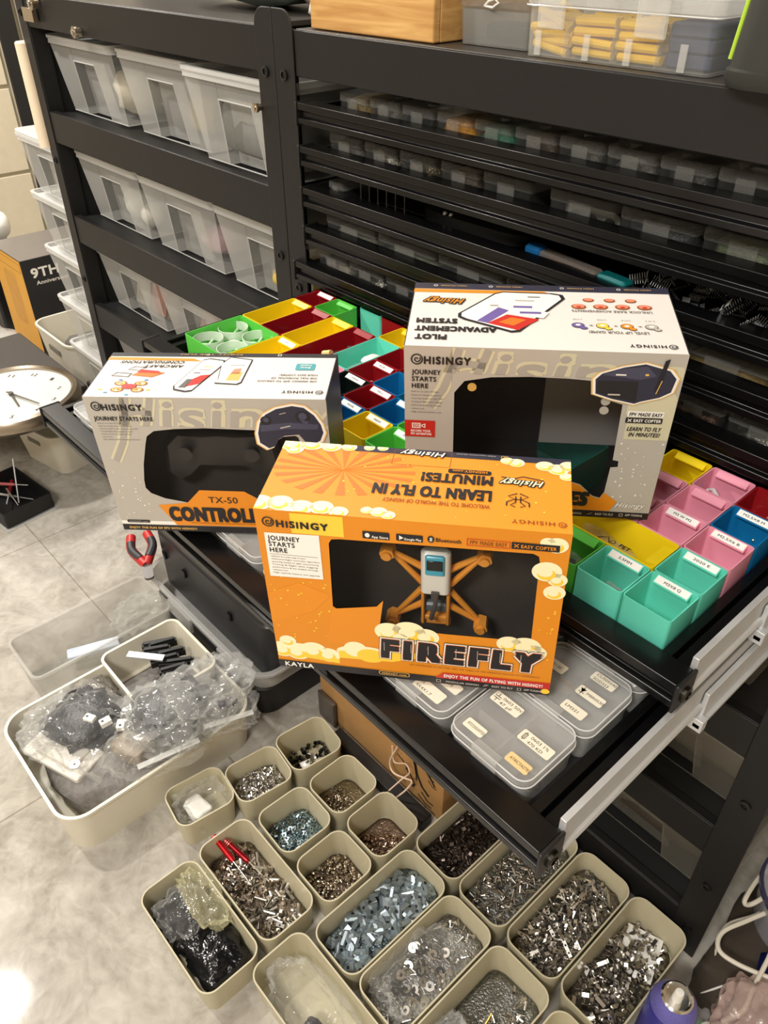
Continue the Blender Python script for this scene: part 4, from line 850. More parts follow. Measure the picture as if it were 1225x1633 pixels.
T.text('ENJOY THE FUN', 150, 80, 91.6, 2.4, 'gold', 4, 0); T.ring(111, 90, 2, .5, 'w', 4, 14); T.frame_rect(190, 88, 194, 92, .6, 'w', 4)
T.build('top_print', Tc, PM)
MB().box(.003, .252, .05, .052, .004, .178).build('backing_tray', mat('tray_dark', (64, 60, 56), .5, var=.15), Tc, smooth=False)
gp = thing('game_controller', 'dark gamepad barely visible behind the grey carton window', 'controller'); gp.matrix_world = Tc.matrix_world @ Matrix.Translation((.125, .036, .083))
Mg = mat('pad_dark', (44, 42, 41), .4)
MB().loft([[(a * k, y, b_ * k) for a, b_ in [(-.07, -.02), (-.066, .02), (-.05, .036), (-.02, .034), (0, .036), (.02, .034), (.05, .036), (.066, .02), (.07, -.02), (.06, -.032), (.045, -.024), (.03, -.008), (-.03, -.008), (-.045, -.024), (-.06, -.032)]] for y, k in ((-.008, .9), (-.002, 1), (.008, .95))]).build('pad_shell', Mg, gp)
for sx in (-1, 1): MB().cyl((sx * .038, -.018, .014), (sx * .038, -.008, .014), .009, .006, 16).build('stick', Mg, gp)

# ---- tall grey goggles carton at the back
qG = (.6379, -.3242, .903, .7203, .2492, .1267, .1926, .0811, -.016)
winG = [(46.8, 144.6), (55.8, 157.5), (80, 162.5), (115, 164.5), (150, 164), (178, 162.2), (178, 150.5), (190, 142), (201.3, 138.5), (202.7, 74.4), (208.3, 73.3), (208.8, 66.3), (201.9, 65.3), (200.8, 33.7), (197.3, 26), (190, 28), (176, 42), (150, 50), (47.9, 50)]
G, P, T = carton('tall grey windowed goggles carton standing on the coloured bins', qG, M_gside, mat('carton_white_top', (236, 230, 224), .42), mat('carton_grey_front', (196, 190, 178), .42), winG, mat('carton_inside_grey', (72, 68, 64), .7), hide=.135)
lim = [((0, 0), (-1, 0)), ((0, 192), (0, 1)), ((248.6, 0), (1, 0))]
P.clip = lim + [((44, 0), (1, 0))]
hstem(P, [[(50, 190), (44, 170), (36, 148), (24, 128)]])
P.clip = lim + [((0, 166), (0, -1))]
for bo, col, L in ((.05, 'kh', .8), (.0, 'gr2', 2.2)): P.text('isingy', 80, 262, 153, 38, col, L, bo + .02, .25)
hstem(P, [[(50, 191), (45, 172), (40, 160)], [(76, 191), (70, 172), (64, 160)], [(42, 172), (58, 176), (74, 174)]])
P.clip = lim + [((206, 0), (-1, 0))]; P.ell(226, 140, 24, 20, 'kh', .7); P.clip = None
P.rect(208, 100, 249, 135, 'kh', .65)
brand(P, 11.8, 179.3, 5.6, 18.5, 60.4, 175, 7.6)
for k, s_ in enumerate(['JOURNEY', 'STARTS', 'HERE']): P.text(s_, 7.2, 7.2 + [26.4, 22.4, 15][k], 163.6 - 7.4 * k, 5, 'k', 4, .04)
for k, (a, n) in enumerate([('Ready for the indoor FPV flight', 26), ('Ergonomic design for precise', 28), ('ensuring simple to agile FPV', 30), ('Tuning & flight data logging', 29), ('performance for the analysis', 28), ('software tool', 12), ('High capacity battery and', 28)]): P.text(a, 6.5, 6.5 + n, 144 - 3.8 * k, 1.5, 'txt', 3, 0)
P.rect(0, 92.7, 29.3, 112, 'red', 3); P.frame_rect(7, 103, 15.5, 109, .9, 'w', 5); P.ring(10, 106, 1.5, .6, 'w', 5, 12); P.ring(13, 106, 1.5, .6, 'w', 5, 12); P.shape([[(16.4, 105), (20, 103.4), (20, 108.6), (16.4, 107)], [(17.2, 105.4), (19.2, 104.6), (19.2, 107.4), (17.2, 106.6)]], 'w', 5); P.text('RECORD YOUR', 6, 25, 98.6, 2.6, 'w', 5, .05); P.text('FPV ADVENTURE', 6, 26, 95, 2.6, 'w', 5, .05)
gog = [(175, 150), (173, 165), (178, 171), (196, 178), (214, 182), (236, 176), (243, 168), (241, 154), (232, 148), (216, 143), (211, 140.5), (190, 145)]
P.poly(grown(gog, 1.11), 'gold', 4); P.poly(grown(gog, 1.07), 'w', 4.5); P.poly(gog, 'navy', 5); P.poly([(176, 152), (175, 164), (211, 164), (212, 143), (190, 147)], 'k', 6); P.poly([(178, 170), (196, 177), (216, 180), (226, 170), (212, 166)], 'sh', 6); P.poly([(231, 160), (226, 154), (230, 186), (234, 188)], 'k', 7); P.stroke([(228, 152), (231, 166)], .8, 'gold', 8); P.rect(190, 170, 199, 171.4, 'w', 8); P.ell(217, 171.5, 1.8, 1.2, 'gold', 8); P.rect(186, 149, 197, 150.6, 'gr', 8)
P.rect(207.4, 126, 240, 132.4, 'w', 3); P.text('FPV MADE EASY', 209, 238.4, 127.3, 3.8, 'k', 5, .05, .15); P.rect(206.6, 119, 240, 125.2, 'k', 3, 1); P.text('EASY COPTER', 214, 238.6, 120.6, 3.4, 'w', 5, .05); P.stroke([(208.6, 120.6), (212, 123.8)], .8, 'w', 5); P.stroke([(208.6, 123.8), (212, 120.6)], .8, 'w', 5)
P.text('LEARN TO FLY', 209.6, 240, 110.4, 4.6, 'k', 4, .05, .2); P.text('IN MINUTES!', 212, 240, 104, 4.6, 'k', 4, .05, .2)
P.poly([(120, 9), (209, 9), (215, 22), (201, 33), (197.3, 25), (190, 27), (176, 41), (150, 50), (120, 50)], 'or', 1.2); P.text('GOGGLES', 98, 184, 16, 17, 'k', 4, .06, .15)
P.rect(0, 0, 249.2, 8.6, 'k', 3); P.text('EASY TO FLY', 196, 214, 3.4, 2.8, 'gr', 5, .03); P.text('APP TUNING', 226, 243, 4, 2.8, 'gr', 5, .03); P.text('MODULAR DESIGN', 156, 182, 3, 2.8, 'gr', 5, .03); P.frame_rect(220, 3, 223.6, 6.8, .5, 'gr', 5); P.stroke([(188, 3.4), (193, 6), (190, 4)], .6, 'gr', 5)
for bo, col, L in ((.09, 'k', 4), (.02, 'w', 5)): P.text('Hisingy', 214, 242, 15.4, 6.4, col, L, bo, .35, 0, 1.1)
dropdots(P, 30, 206, 246, 24, 96, 11, 'w')
P.build('front_print', G, PM)
T.clip = [((0, 0), (0, -1)), ((0, 126.6), (0, 1))]
T.rect(0, 114, 249.2, 126.7, 'navy', 1); T.poly([(0, 106), (137, 107), (128, 113), (0, 113)], 'or', 1)
for bo, col, L in ((.09, 'k', 4), (.02, 'or', 5)): T.text('Hisingy', 51, 14, 92, 11, col, L, bo, .4, 0, 1.1)
T.text('PILOT', 37, 9, 20, 8.6, 'k', 4, .05); T.text('ADVANCEMENT', 82, 7.6, 35.5, 8.6, 'k', 4, .05); T.text('SYSTEM', 45.4, 8, 50.6, 8.6, 'k', 4, .05)
phone(T, [(46, 62), (46, 55), (52, 50), (96, 28), (104, 30), (148, 98), (146, 106), (136, 109), (88, 110), (80, 106)], lambda: (T.poly([(74, 44), (102, 32), (122, 54), (92, 62)], 'red', 6), T.poly([(84, 46), (98, 40), (110, 52), (96, 56)], 'or2', 7), T.poly([(64, 48), (74, 44), (94, 70), (84, 76)], 'pu', 6), T.rect(98, 76, 116, 80, 'pu', 6), T.rect(100, 90, 118, 92, 'gr2', 6), T.rect(76, 78, 84, 81, 'gr2', 6), T.rect(112, 98, 124, 100, 'txt', 6)))
T.poly([(94, 62), (126, 56), (132, 68), (100, 74)], 'w', 7); T.rect(104, 64, 124, 68, 'pu', 8)
for k in range(4): T.ell(160 + 20.5 * k, 83 + .4 * k, 7, 5, 'ru', 3); T.ell(160 + 20.5 * k, 83.4 + .4 * k, 5.6, 4, 'pk', 4); T.ell(160 + 20.5 * k, 81.6 + .4 * k, 2.4, 1.6, 'red', 5)
for k in range(3): T.ell(170 + 20 * k, 97, 5.4, 3.8, 'ru', 3); T.ell(170 + 20 * k, 97.3, 4.2, 3, 'pk', 4)
T.text('UNLOCK RARE ACHIEVEMENTS', 227, 153, 76, 4, 'txt', 4, .02)
for k, c in enumerate(['pu', 'ye', 'or', 'gr']):
    cx = 157 + 22 * k
    T.ell(cx, 46, 6, 5, 'txt', 3); T.ell(cx, 46, 5.2, 4.3, c, 4); T.ell(cx + 5, 41, 3.6, 2.6, 'txt', 3); T.ell(cx + 5, 41, 3, 2.1, c, 4); T.ell(cx, 46, 2.4, 1.8, 'w', 5); T.text(['LV30', 'LV20', 'LV10', 'LV1'][k], cx + 4, cx - 4, 58, 2, 'txt', 4, .02)
    if k < 3: T.poly([(cx + 12.5, 47), (cx + 12.5, 45), (cx + 9.5, 46)], 'txt', 4); T.rect(cx + 12, 45.7, cx + 14, 46.3, 'txt', 4)
T.text('LEVEL UP YOUR GAME!', 219, 166, 36, 4.4, 'txt', 4, .02); brand(T, 237, 10.6, 4, 231, 199.5, 13, 5)
for k, xx in enumerate([40, 95, 165, 220]): T.text('HIGH POWER', xx + 12, xx - 14, 121.6, 2.4, 'gold', 4, 0); T.ring(xx - 19, 120.4, 2, .6, 'w', 4, 12)
T.build('top_print', G, PM)
MB().box(.003, .142, .1215, .1235, .004, .188).build('black_liner', mat('liner_black', (26, 25, 26), .6), G, smooth=False); MB().box(.142, .246, .1205, .1225, .004, .188).build('grey_liner', mat('liner_grey', (142, 140, 138), .6), G, smooth=False)
MB().box(.02, .14, .004, .12, .003, .005).build('black_base', mat('liner_black', (26, 25, 26), .6), G, smooth=False)
for px_, pz_, c in ((.063, .150, 'gold'), (.186, .140, 'gr'), (.186, .130, 'gr')):
    MB().cyl((px_, .0026, pz_), (px_, .0014, pz_), .0042, n=20).build('seal_dot', PM[c], G)
# ================================================================== beige tubs of metal parts on the floor
M_tub = mat('beige_plastic', (196, 188, 160), .4, var=.03, spec=.4)
M_tubw = mat('ivory_plastic', (224, 218, 200), .4, var=.03)
TH = .074
def parts_tub(x0, x1, y0, y1, label, rot=0, h=TH):
    w, d = x1 - x0, y1 - y0
    m = MB(); m.tub(w, d, h, .024, .006, .0026, 0, .003, n=7)
    return tag(m.build('parts_tub', M_tub, loc=((x0 + x1) / 2, (y0 + y1) / 2, 0), rot=rot), label, 'tub', 'beige metal parts tubs')
SIL = mat('nickel_parts', (206, 203, 198), .22, 1, var=.25, scale=40); BRZ = mat('bronze_parts', (178, 166, 150), .25, 1, var=.3, scale=60); ZNB = mat('blue_zinc', (168, 186, 192), .28, 1, var=.25, scale=60); COPP = mat('rose_parts', (182, 160, 144), .25, 1, var=.25, scale=60); BLKM = mat('dark_parts', (84, 74, 68), .28, .9, var=.5, scale=30); GRYN = mat('grey_zinc', (150, 162, 168), .36, .7, var=.25, scale=40); BLKP = mat('black_bits', 0)
def heap_mat(n, c): return mat('heap_' + n, c, .35, .8, var=.7, scale=260, bump=1, bscale=220)
def heap(x0, x1, y0, y1, fill, kind, label, hm, rot=0, lean=(0, 0), seed=1):
    """bumpy mass of the same small parts filling the lower part of a tub"""
    w, d = x1 - x0 - .018, y1 - y0 - .018; n = 22; V = []; F = []
    P0 = rr(w - .008, d - .008, .02, .003, 6); K = 7; cx = cy = 0
    ringz = []
    for k in range(K + 1):
        f = 1 - k / K
        for (px, py, _) in rr(w, d, .022, 0, 6):
            x, y = px * f, py * f
            z = fill * (1 + .25 * (1 - f)) + lean[0] * x + lean[1] * y + .005 * mnoise.noise((x * 70 + seed, y * 70, seed * 3.1))
            V.append((x, y, max(.005, z)))
    m = MB(); nn = len(P0); R = [P0] + [V[k * nn:(k + 1) * nn] for k in range(K)]
    m.loft(R, 0, True, True)
    return tag(m.build(kind, hm, loc=((x0 + x1) / 2, (y0 + y1) / 2, 0), rot=rot, ang=180), label, 'metal parts', None, 'stuff')
def scatter(proto, n, x0, x1, y0, y1, fill, label, cat, group, rot=0, lean=(0, 0), seed=1, flat=.5, margin=.013, cover=None):
    random.seed(seed); cx, cy = (x0 + x1) / 2, (y0 + y1) / 2; c, s = math.cos(rot), math.sin(rot); W_, D_ = (x1 - x0) / 2 - margin, (y1 - y0) / 2 - margin
    for k in range(n):
        while True:
            u, v = random.uniform(-1, 1), random.uniform(-1, 1)
            if abs(u) ** 4 + abs(v) ** 4 < .95 and (cover is None or cover(u, v)): break
        x, y = u * W_, v * D_; f = max(abs(u), abs(v))
        z = max(.007, fill * (1 + .25 * (1 - f)) + lean[0] * x + lean[1] * y) + random.uniform(-.001, .005)
        o = proto if k == 0 else dup(proto)
        o.location = (cx + x * c - y * s, cy + x * s + y * c, z); o.rotation_euler = (random.gauss(0, flat), random.gauss(0, flat), random.uniform(0, 6.3)); tag(o, label, cat, group)
def pm(name, m, f, **k):
    q = MB(); f(q); return q.build(name, m, **k)
def sleeve(q, r, l, hole=.55): q.loft([[(x, r2 * math.cos(t * PI / 5), r2 * math.sin(t * PI / 5)) for t in range(10)] for x, r2 in ((-l / 2, r * hole), (-l / 2, r), (l / 2, r), (l / 2, r * hole), (-l / 2, r * hole))], 0, False, False)
def screw(q, r, l): q.loft([[(x, r2 * math.cos(t * PI / 4), r2 * math.sin(t * PI / 4)) for t in range(8)] for x, r2 in ((-l / 2, r * .9), (-l / 2, r), (-l / 2 + r, r), (-l / 2 + r, r * .5), (l / 2, r * .48))])
def slotnut(q): q.loft([[(x, y, z) for y, z in ((-.0085, 0), (-.0085, .0035), (-.0045, .0065), (.0045, .0065), (.0085, .0035), (.0085, 0))] for x in (-.011, .011)]); q.cyl((0, 0, .0064), (0, 0, .0068), .003, n=10, mi=1)
def barnut(q): q.box(-.013, .013, -.003, .003, -.0028, .0028); q.cyl((-.006, 0, .0027), (-.006, 0, .0031), .0018, n=8, mi=1); q.cyl((.006, 0, .0027), (.006, 0, .0031), .0018, n=8, mi=1)
def lbr(q): q.box(-.011, .011, -.003, .003, 0, .002); q.box(-.011, -.009, -.003, .003, 0, .012)
def sqnut(q): q.slab(.008, .008, 0, .003, .001); q.cyl((0, 0, .003), (0, 0, .0033), .002, n=8, mi=1)
def hexb(q): q.cyl((0, 0, -.003), (0, 0, .003), .004, n=6); q.cyl((0, 0, .003), (0, 0, .011), .002, n=8)
M_hole = mat('hole_dark', (26, 26, 28), .6)
T1 = (.226, .322, -.418, -.304); T2 = (.233, .333, -.302, -.188)
tubs = {
 'cap': (T1, -.13, 'beige tub heaped with small silver cap screws beside the bagged tub'), 'blk': (T2, -.12, 'beige tub holding black nuts and a white scrap, nearest the toolbox'),
 'brs': ((.352, .452, -.307, -.198), 0, 'beige tub of tiny brassy screws beside the cardboard box'), 'blu': ((.346, .452, -.422, -.312), -.03, 'beige tub of bluish zinc square nuts'),
 'cop': ((.464, .567, -.307, -.198), 0, 'beige tub of small pinkish metal nuts, mostly empty'), 'nut': ((.466, .569, -.424, -.314), 0, 'beige tub of dark shiny acorn nuts in the middle of the group'),
 'red': ((.330, .551, -.538, -.430), 0, 'long beige tub of mixed metal with two red tools in it'), 'bag': ((.335, .553, -.655, -.545), 0, 'long beige tub stuffed with black bags and a yellowish bag'),
 'drk': ((.578, .683, -.240, -.015), 0, 'long beige tub of dark metal pieces partly under the drawer'), 'blk2': ((.578, .683, -.470, -.246), 0, 'long beige tub of blue grey slot nuts'),
 'tub': ((.686, .790, -.242, -.015), 0, 'long beige tub of silver threaded sleeves beneath the drawer corner'), 'ba1': ((.794, .898, -.242, -.015), 0, 'long beige tub of mixed silver bar nuts beside the sleeves'),
 'ba2': ((.902, 1.006, -.240, -.015), 0, 'long beige tub of silver brackets beside the blue spray can'), 'was': ((.686, .791, -.468, -.249), 0, 'long beige tub of washers and screws under clear film'),
 'rol': ((.795, .912, -.478, -.251), 0, 'long beige tub holding sleeves, a driver bit and a clear bag'), 'emp': ((.562, .782, -.583, -.477), 0, 'long beige tub holding one bag with a dark strip inside'),
 'cup': ((.921, 1.015, -.36, -.253), 0, 'beige tub at the bottom edge beside the brackets tub'), 'wht': ((.192, .287, -.53, -.414), -.13, 'beige tub holding a bagged white bracket, nearest the big ivory bin')}
for k, (r_, ro, lb) in tubs.items(): parts_tub(*r_, lb, ro)
def fill(key, f, hk, hl, hm, lean=(0, 0), seed=1): return heap(*tubs[key][0], f, hk, hl, hm, tubs[key][1], lean, seed)
def sc(key, proto, n, f, label, cat, group, **k): scatter(proto, n, *tubs[key][0], f, label, cat, group, tubs[key][1], **k)
fill('cap', .030, 'loose_screws', 'mass of silver cap screws in the tub beside the bagged one', heap_mat('silver', (150, 144, 136)), (0, -.05))
sc('cap', pm('cap_screw', SIL, lambda q: screw(q, .0030, .009)), 210, .031, 'small silver cap screw in the heaped tub beside the bagged one', 'screw', 'silver cap screws', lean=(0, -.05), seed=2)
fill('brs', .012, 'loose_screws', 'mass of tiny brassy screws', heap_mat('brass', (140, 126, 100)), (0, -.12), 2)
sc('brs', pm('tiny_screw', BRZ, lambda q: screw(q, .0022, .006)), 240, .013, 'tiny brassy screw in the tub beside the cardboard box', 'screw', 'tiny brassy screws', lean=(0, -.12), seed=3, cover=lambda u, v: v < .35)
fill('blu', .018, 'loose_nuts', 'mass of bluish zinc square nuts', heap_mat('bluezinc', (132, 150, 156)), (.02, 0), 3)
sc('blu', pm('square_nut', [ZNB, M_hole], sqnut), 190, .019, 'bluish zinc square nut in its own tub', 'nut', 'bluish square nuts', lean=(.02, 0), seed=4)
fill('cop', .008, 'loose_nuts', 'thin mass of pinkish metal nuts', heap_mat('rose', (146, 124, 110)), (.12, -.12), 4)
sc('cop', pm('pinkish_nut', COPP, lambda q: sleeve(q, .0025, .005, .4)), 170, .010, 'small pinkish metal nut in the mostly empty tub', 'nut', 'pinkish nuts', lean=(.12, -.12), seed=5, cover=lambda u, v: u - v > -.5)
fill('nut', .018, 'loose_nuts', 'mass of dark shiny acorn nuts', heap_mat('acorn', (122, 108, 94)), (0, -.06), 5)
sc('nut', pm('acorn_nut', BRZ, lambda q: q.lathe([(.0031, -.003), (.0031, 0), (.0026, .002), (.0012, .0036), (0, .004)], 8)), 200, .020, 'shiny bronze acorn nut in the middle tub', 'nut', 'acorn nuts', lean=(0, -.06), seed=6, flat=1.5)
sc('blk', pm('black_nut', M_gloss, lambda q: q.lathe([(.002, -.0022), (.0046, -.0022), (.0046, .0022), (.002, .0022)], 6)), 80, .014, 'black nut in the tub nearest the toolbox', 'nut', 'black nuts', seed=7, flat=1.0)
tag(pm('white_scrap', mat('white_plastic', 0), lambda q: q.add([(-.012, -.01, 0), (.004, -.014, .001), (.014, 0, 0), (.002, .006, .002), (-.006, .014, 0)], [(0, 1, 2, 3, 4)]), loc=(.29, -.258, .022), solid=.0012), 'white paper scrap lying on the black nuts', 'scrap')
fill('drk', .034, 'loose_pieces', 'mass of dark metal pieces', heap_mat('dark', (74, 64, 58)), (0, 0), 6)
sc('drk', pm('dark_pin', BLKM, lambda q: q.cyl((-.008, 0, 0), (.008, 0, 0), .0032, n=8)), 90, .036, 'dark metal pin in the tub under the drawer', 'pin', 'dark pins', seed=8)
sc('drk', pm('dark_cube', BLKM, lambda q: q.slab(.010, .008, -.004, .004, .0015, ch=.001)), 60, .037, 'dark rounded metal cube in the tub under the drawer', 'metal piece', 'dark cubes', seed=9, flat=1)
fill('blk2', .030, 'loose_slot_nuts', 'mass of blue grey slot nuts', heap_mat('slot', (110, 124, 130)), (0, .02), 7)
sc('blk2', pm('slot_nut', [GRYN, M_hole], slotnut), 150, .032, 'blue grey slot nut in the long tub', 'slot nut', 'blue grey slot nuts', seed=10, flat=.55, lean=(0, .02))
fill('tub', .036, 'loose_sleeves', 'mass of silver threaded sleeves', heap_mat('sleeve', (138, 138, 134)), (0, 0), 8)
sc('tub', pm('threaded_sleeve', SIL, lambda q: sleeve(q, .0026, .014)), 260, .038, 'silver threaded sleeve in the tub beneath the drawer corner', 'sleeve', 'silver sleeves', seed=11, flat=.3)
fill('ba1', .034, 'loose_bar_nuts', 'mass of silver bar nuts', heap_mat('bars', (132, 124, 114)), (0, 0), 9)
sc('ba1', pm('bar_nut', [SIL, M_hole], barnut), 130, .036, 'silver bar nut in the tub beside the sleeves', 'bar nut', 'silver bar nuts', seed=12)
sc('ba1', pm('hex_bolt', SIL, hexb), 120, .036, 'small silver bolt among the bar nuts', 'bolt', 'silver bolts', seed=13, flat=1.2)
fill('ba2', .012, 'loose_brackets', 'mass of silver brackets covering part of a white scrap', heap_mat('bars', 0), (0, -.06), 10)
sc('ba2', pm('angle_bracket', SIL, lbr), 110, .020, 'silver angle bracket in the tub beside the spray can', 'bracket', 'silver angle brackets', seed=14, lean=(0, -.09), flat=.9)
sc('ba2', pm('bar_piece', [SIL, M_hole], barnut), 60, .020, 'silver bar piece in the tub beside the spray can', 'bar nut', 'silver bar pieces', seed=15, lean=(0, -.09))
tag(pm('white_paper', mat('white_plastic', 0), lambda q: q.box(-.03, .03, -.04, .04, 0, .0006), loc=(.955, -.07, .018), rot=.3), 'white paper under the silver brackets', 'paper')
fill('was', .030, 'loose_washers', 'mass of washers and screws beneath clear film', heap_mat('wash', (150, 148, 146)), (0, 0), 11)
sc('was', pm('silver_screw', SIL, lambda q: screw(q, .003, .014)), 120, .032, 'silver screw under the clear film', 'screw', 'screws under the film', seed=16)
sc('was', pm('flat_washer', SIL, lambda q: q.lathe([(.003, 0), (.0075, 0), (.0075, .0012), (.003, .0012), (.003, 0)], 18, (0, 0, 0), 0, False, False)), 45, .036, 'flat silver washer under the clear film', 'washer', 'flat washers', seed=17, flat=.35, cover=lambda u, v: v < .5)
fill('rol', .014, 'loose_sleeves', 'mass of short silver sleeves at one side of the tub', heap_mat('sleeve', 0), (.1, .03), 12)
sc('rol', pm('short_sleeve', SIL, lambda q: sleeve(q, .003, .013)), 110, .020, 'short silver sleeve beside the driver bit', 'sleeve', 'short sleeves', seed=18, lean=(.12, .02), cover=lambda u, v: u > -.1, flat=.35)
fill('red', .018, 'loose_hardware', 'mass of mixed metal hardware around the red tools', heap_mat('mix', (128, 116, 102)), (0, 0), 13)
sc('red', pm('steel_tube', SIL, lambda q: sleeve(q, .0034, .024)), 50, .022, 'short steel tube among the red tools', 'tube', 'short steel tubes', seed=19, flat=.3)
sc('red', pm('bronze_bolt', BRZ, hexb), 70, .020, 'bronze coloured bolt among the red tools', 'bolt', 'bronze bolts', seed=20, flat=1.2)
sc('red', pm('steel_plate', [SIL, M_hole], barnut), 30, .022, 'steel plate among the red tools', 'plate', 'steel plates', seed=22)
M_redal = mat('red_anodised', (206, 30, 38), .25, .6, var=.05)
for k, (x, y, r_) in enumerate([(.355, -.492, .02), (.372, -.474, .16)]):
    t = thing('driver_tool', ['bright red knurled driver nearest the bin edge', 'darker red driver lying against the first'][k], 'tool', (x, y, .052 - .006 * k), (0, .16, r_ + .02))
    MB().tube([(-.036, 0, 0), (-.026, 0, 0), (-.026, 0, 0), (.0, 0, 0), (.02, 0, 0), (.024, 0, 0)], [.0062, .0062, .0052, .0055, .0055, .004], 14).build('handle', M_redal if k == 0 else mat('dark_red_anodised', (150, 22, 30), .25, .6), t)
    for j in range(3): MB().cyl((-.034 + .004 * j, 0, 0), (-.0325 + .004 * j, 0, 0), .0068, n=14).build('grip_ring', mat('pale_red_ring', (236, 150, 140), .3, .6), t)
    MB().cyl((.024, 0, 0), (.075, 0, -.004), .0013, n=8).build('shaft', M_chrome, t)
# bags in tubs
lump('black_bag', 'black bag of parts at the near end of its long tub', 'bag', (.405, -.60, .034), (.12, .09, .05), mat('black_film', (20, 20, 22), .15, var=.3, bump=1, bscale=60), 2, .45, .7)
lump('black_bag', 'second black bag filling the far end of the same long tub', 'bag', (.49, -.60, .030), (.11, .09, .045), mat('black_film', 0), 5, .45, .7)
C_yb = clear('yellowish_bag', (206, 200, 160), .28, .15, .3, bump=1, bscale=50, spec=.9)
yb = bag('yellowish_bag', 'yellowish clear bag with scribbled marks over the black bags', (.405, -.566, .056), (.13, .06, .034), 9, C_yb)
P = Print(lambda u, v, L: (u, v, .017 + L * .0003)); P.text('186', -6, 10, 4, 9, 'k', 1, .0); P.build('scribble', yb, {'k': mat('bag_ink', 0)})
bag('clear_bag', 'crumpled clear bag over the black bags', (.40, -.605, .052), (.09, .085, .03), 10)
lump('white_bracket', 'white bracket inside the bag in the tub nearest the big ivory bin', 'bracket', (.238, -.48, .034), (.05, .04, .03), mat('white_plastic', 0), 3, .3, .45)
bag('clear_bag', 'clear bag around the white bracket', (.240, -.472, .045), (.085, .10, .06), 14)
bag('film_bag', 'clear film bag spread over washers and screws', (.738, -.375, .052), (.095, .16, .04), 18)
bag('clear_bag', 'clear bag lying beside the short sleeves', (.835, -.41, .035), (.06, .10, .04), 19, C_bag2)
bag('clear_bag', 'large loose clear bag with a dark strip in the near long tub', (.66, -.535, .048), (.19, .09, .06), 20)
lump('dark_strip', 'dark purple strip inside the bag in the near long tub', 'strip', (.705, -.55, .036), (.075, .032, .018), mat('purple_black', (46, 40, 50), .3, bump=.6, bscale=80), 7, .25, .5)
db = thing('driver_bit', 'gold shafted driver bit with knurled silver grip beside the short sleeves', 'driver', (.862, -.365, .042), (0, -.12, 1.75))
MB().tube([(-.05, 0, 0), (-.02, 0, 0), (-.02, 0, 0), (-.012, 0, 0)], [.0075, .0075, .006, .003], 16).build('grip', SIL, db)
for j in range(4): MB().cyl((-.047 + .007 * j, 0, 0), (-.044 + .007 * j, 0, 0), .0082, n=16).build('grip_ring', M_chrome, db)
MB().cyl((-.012, 0, 0), (.035, 0, 0), .0015, n=8).build('shaft', mat('gold_shaft', (200, 150, 70), .3, 1), db)

# ---- cardboard box with ink drawing, black bar and charger lead under the drawers
M_card = mat('cardboard', (176, 134, 82), .75, var=.08, bump=.15, bscale=120)
cbx = thing('cardboard_box', 'brown cardboard box with black ink drawing under the drawers', 'box', (.372, -.08, 0))
MB().tub(.37, .115, .235, .002, 0, .003, n=1).build('carton', M_card, cbx, smooth=False); MB().box(-.185, .185, -.0575, .0575, .235, .238).build('top_flap', M_card, cbx)
P = Print(lambda u, v, L: (u, -.0578 - L, v))
def brush(pts, w): P.stroke(pts, w, 'k', 1)
brush([(70, 178), (85, 168), (98, 140), (110, 100), (116, 64)], 4); brush([(70, 178), (60, 160), (64, 140)], 5); brush([(58, 158), (76, 150), (92, 160)], 4); brush([(108, 120), (116, 84), (130, 58), (150, 46)], 7); brush([(84, 70), (100, 60), (110, 44), (104, 30)], 5); brush([(60, 90), (78, 84), (90, 72)], 4)
for a in ((130, 150), (134, 132), (140, 114), (146, 96)): brush([(a[0], a[1]), (a[0] + 12, a[1] - 10), (a[0] + 22, a[1] - 8)], 3)
brush([(126, 170), (136, 140), (150, 110), (164, 92)], 6); brush([(130, 40), (146, 28), (162, 30)], 4); brush([(120, 24), (140, 14), (158, 16)], 4)
P.stroke([(-130, 190), (-110, 176), (-86, 168), (-70, 150), (-84, 140), (-104, 152), (-124, 166)], 2, 'b', 1); P.stroke([(-100, 190), (-90, 160), (-76, 140)], 2, 'b', 1); P.stroke([(-60, 184), (-30, 160)], 1.5, 'b', 1)
P.build('ink_drawing', cbx, {'k': mat('ink_black', (40, 30, 22), .7), 'b': mat('ink_brown', (150, 92, 60), .7)})
tag(MB().slab(.056, .009, 0, .075, .004, ch=.001).build('grey_gadget', mat('grey_metal_gadget', (108, 100, 92), .3, .6), loc=(.218, -.145, .0)), 'flat grey gadget leaning on the cardboard box', 'gadget')
tag(MB().box(.270, .546, -.180, -.152, 0, .030).build('black_bar', M_blk, bev=.002), 'long black bar lying on the floor before the cardboard box', 'bar')
cd = thing('charger_lead', 'thin pinkish white lead hanging before the cardboard box', 'cable')
M_lead = mat('pinkish_lead', (226, 200, 180), .45)
def smooth_path(P, n=8):
    P = [Vector(p) for p in P]; out = []
    for i in range(len(P) - 1):
        p0, p1, p2, p3 = P[max(i - 1, 0)], P[i], P[i + 1], P[min(i + 2, len(P) - 1)]
        for k in range(n):
            t = k / n; out.append(.5 * ((2 * p1) + (p2 - p0) * t + (2 * p0 - 5 * p1 + 4 * p2 - p3) * t * t + (-p0 + 3 * p1 - 3 * p2 + p3) * t ** 3))
    return out + [P[-1]]
MB().tube(smooth_path([(.455, -.145, .236), (.448, -.150, .15), (.426, -.152, .075), (.440, -.156, .055), (.474, -.158, .075), (.496, -.16, .09), (.490, -.168, .065), (.478, -.184, .040)]), .0017, 8).build('wire', M_lead, cd)
MB().tube(smooth_path([(.428, -.148, .12), (.436, -.150, .08), (.470, -.152, .11), (.484, -.155, .10), (.470, -.16, .07), (.458, -.184, .042)]), .0014, 8).build('wire', M_lead, cd)
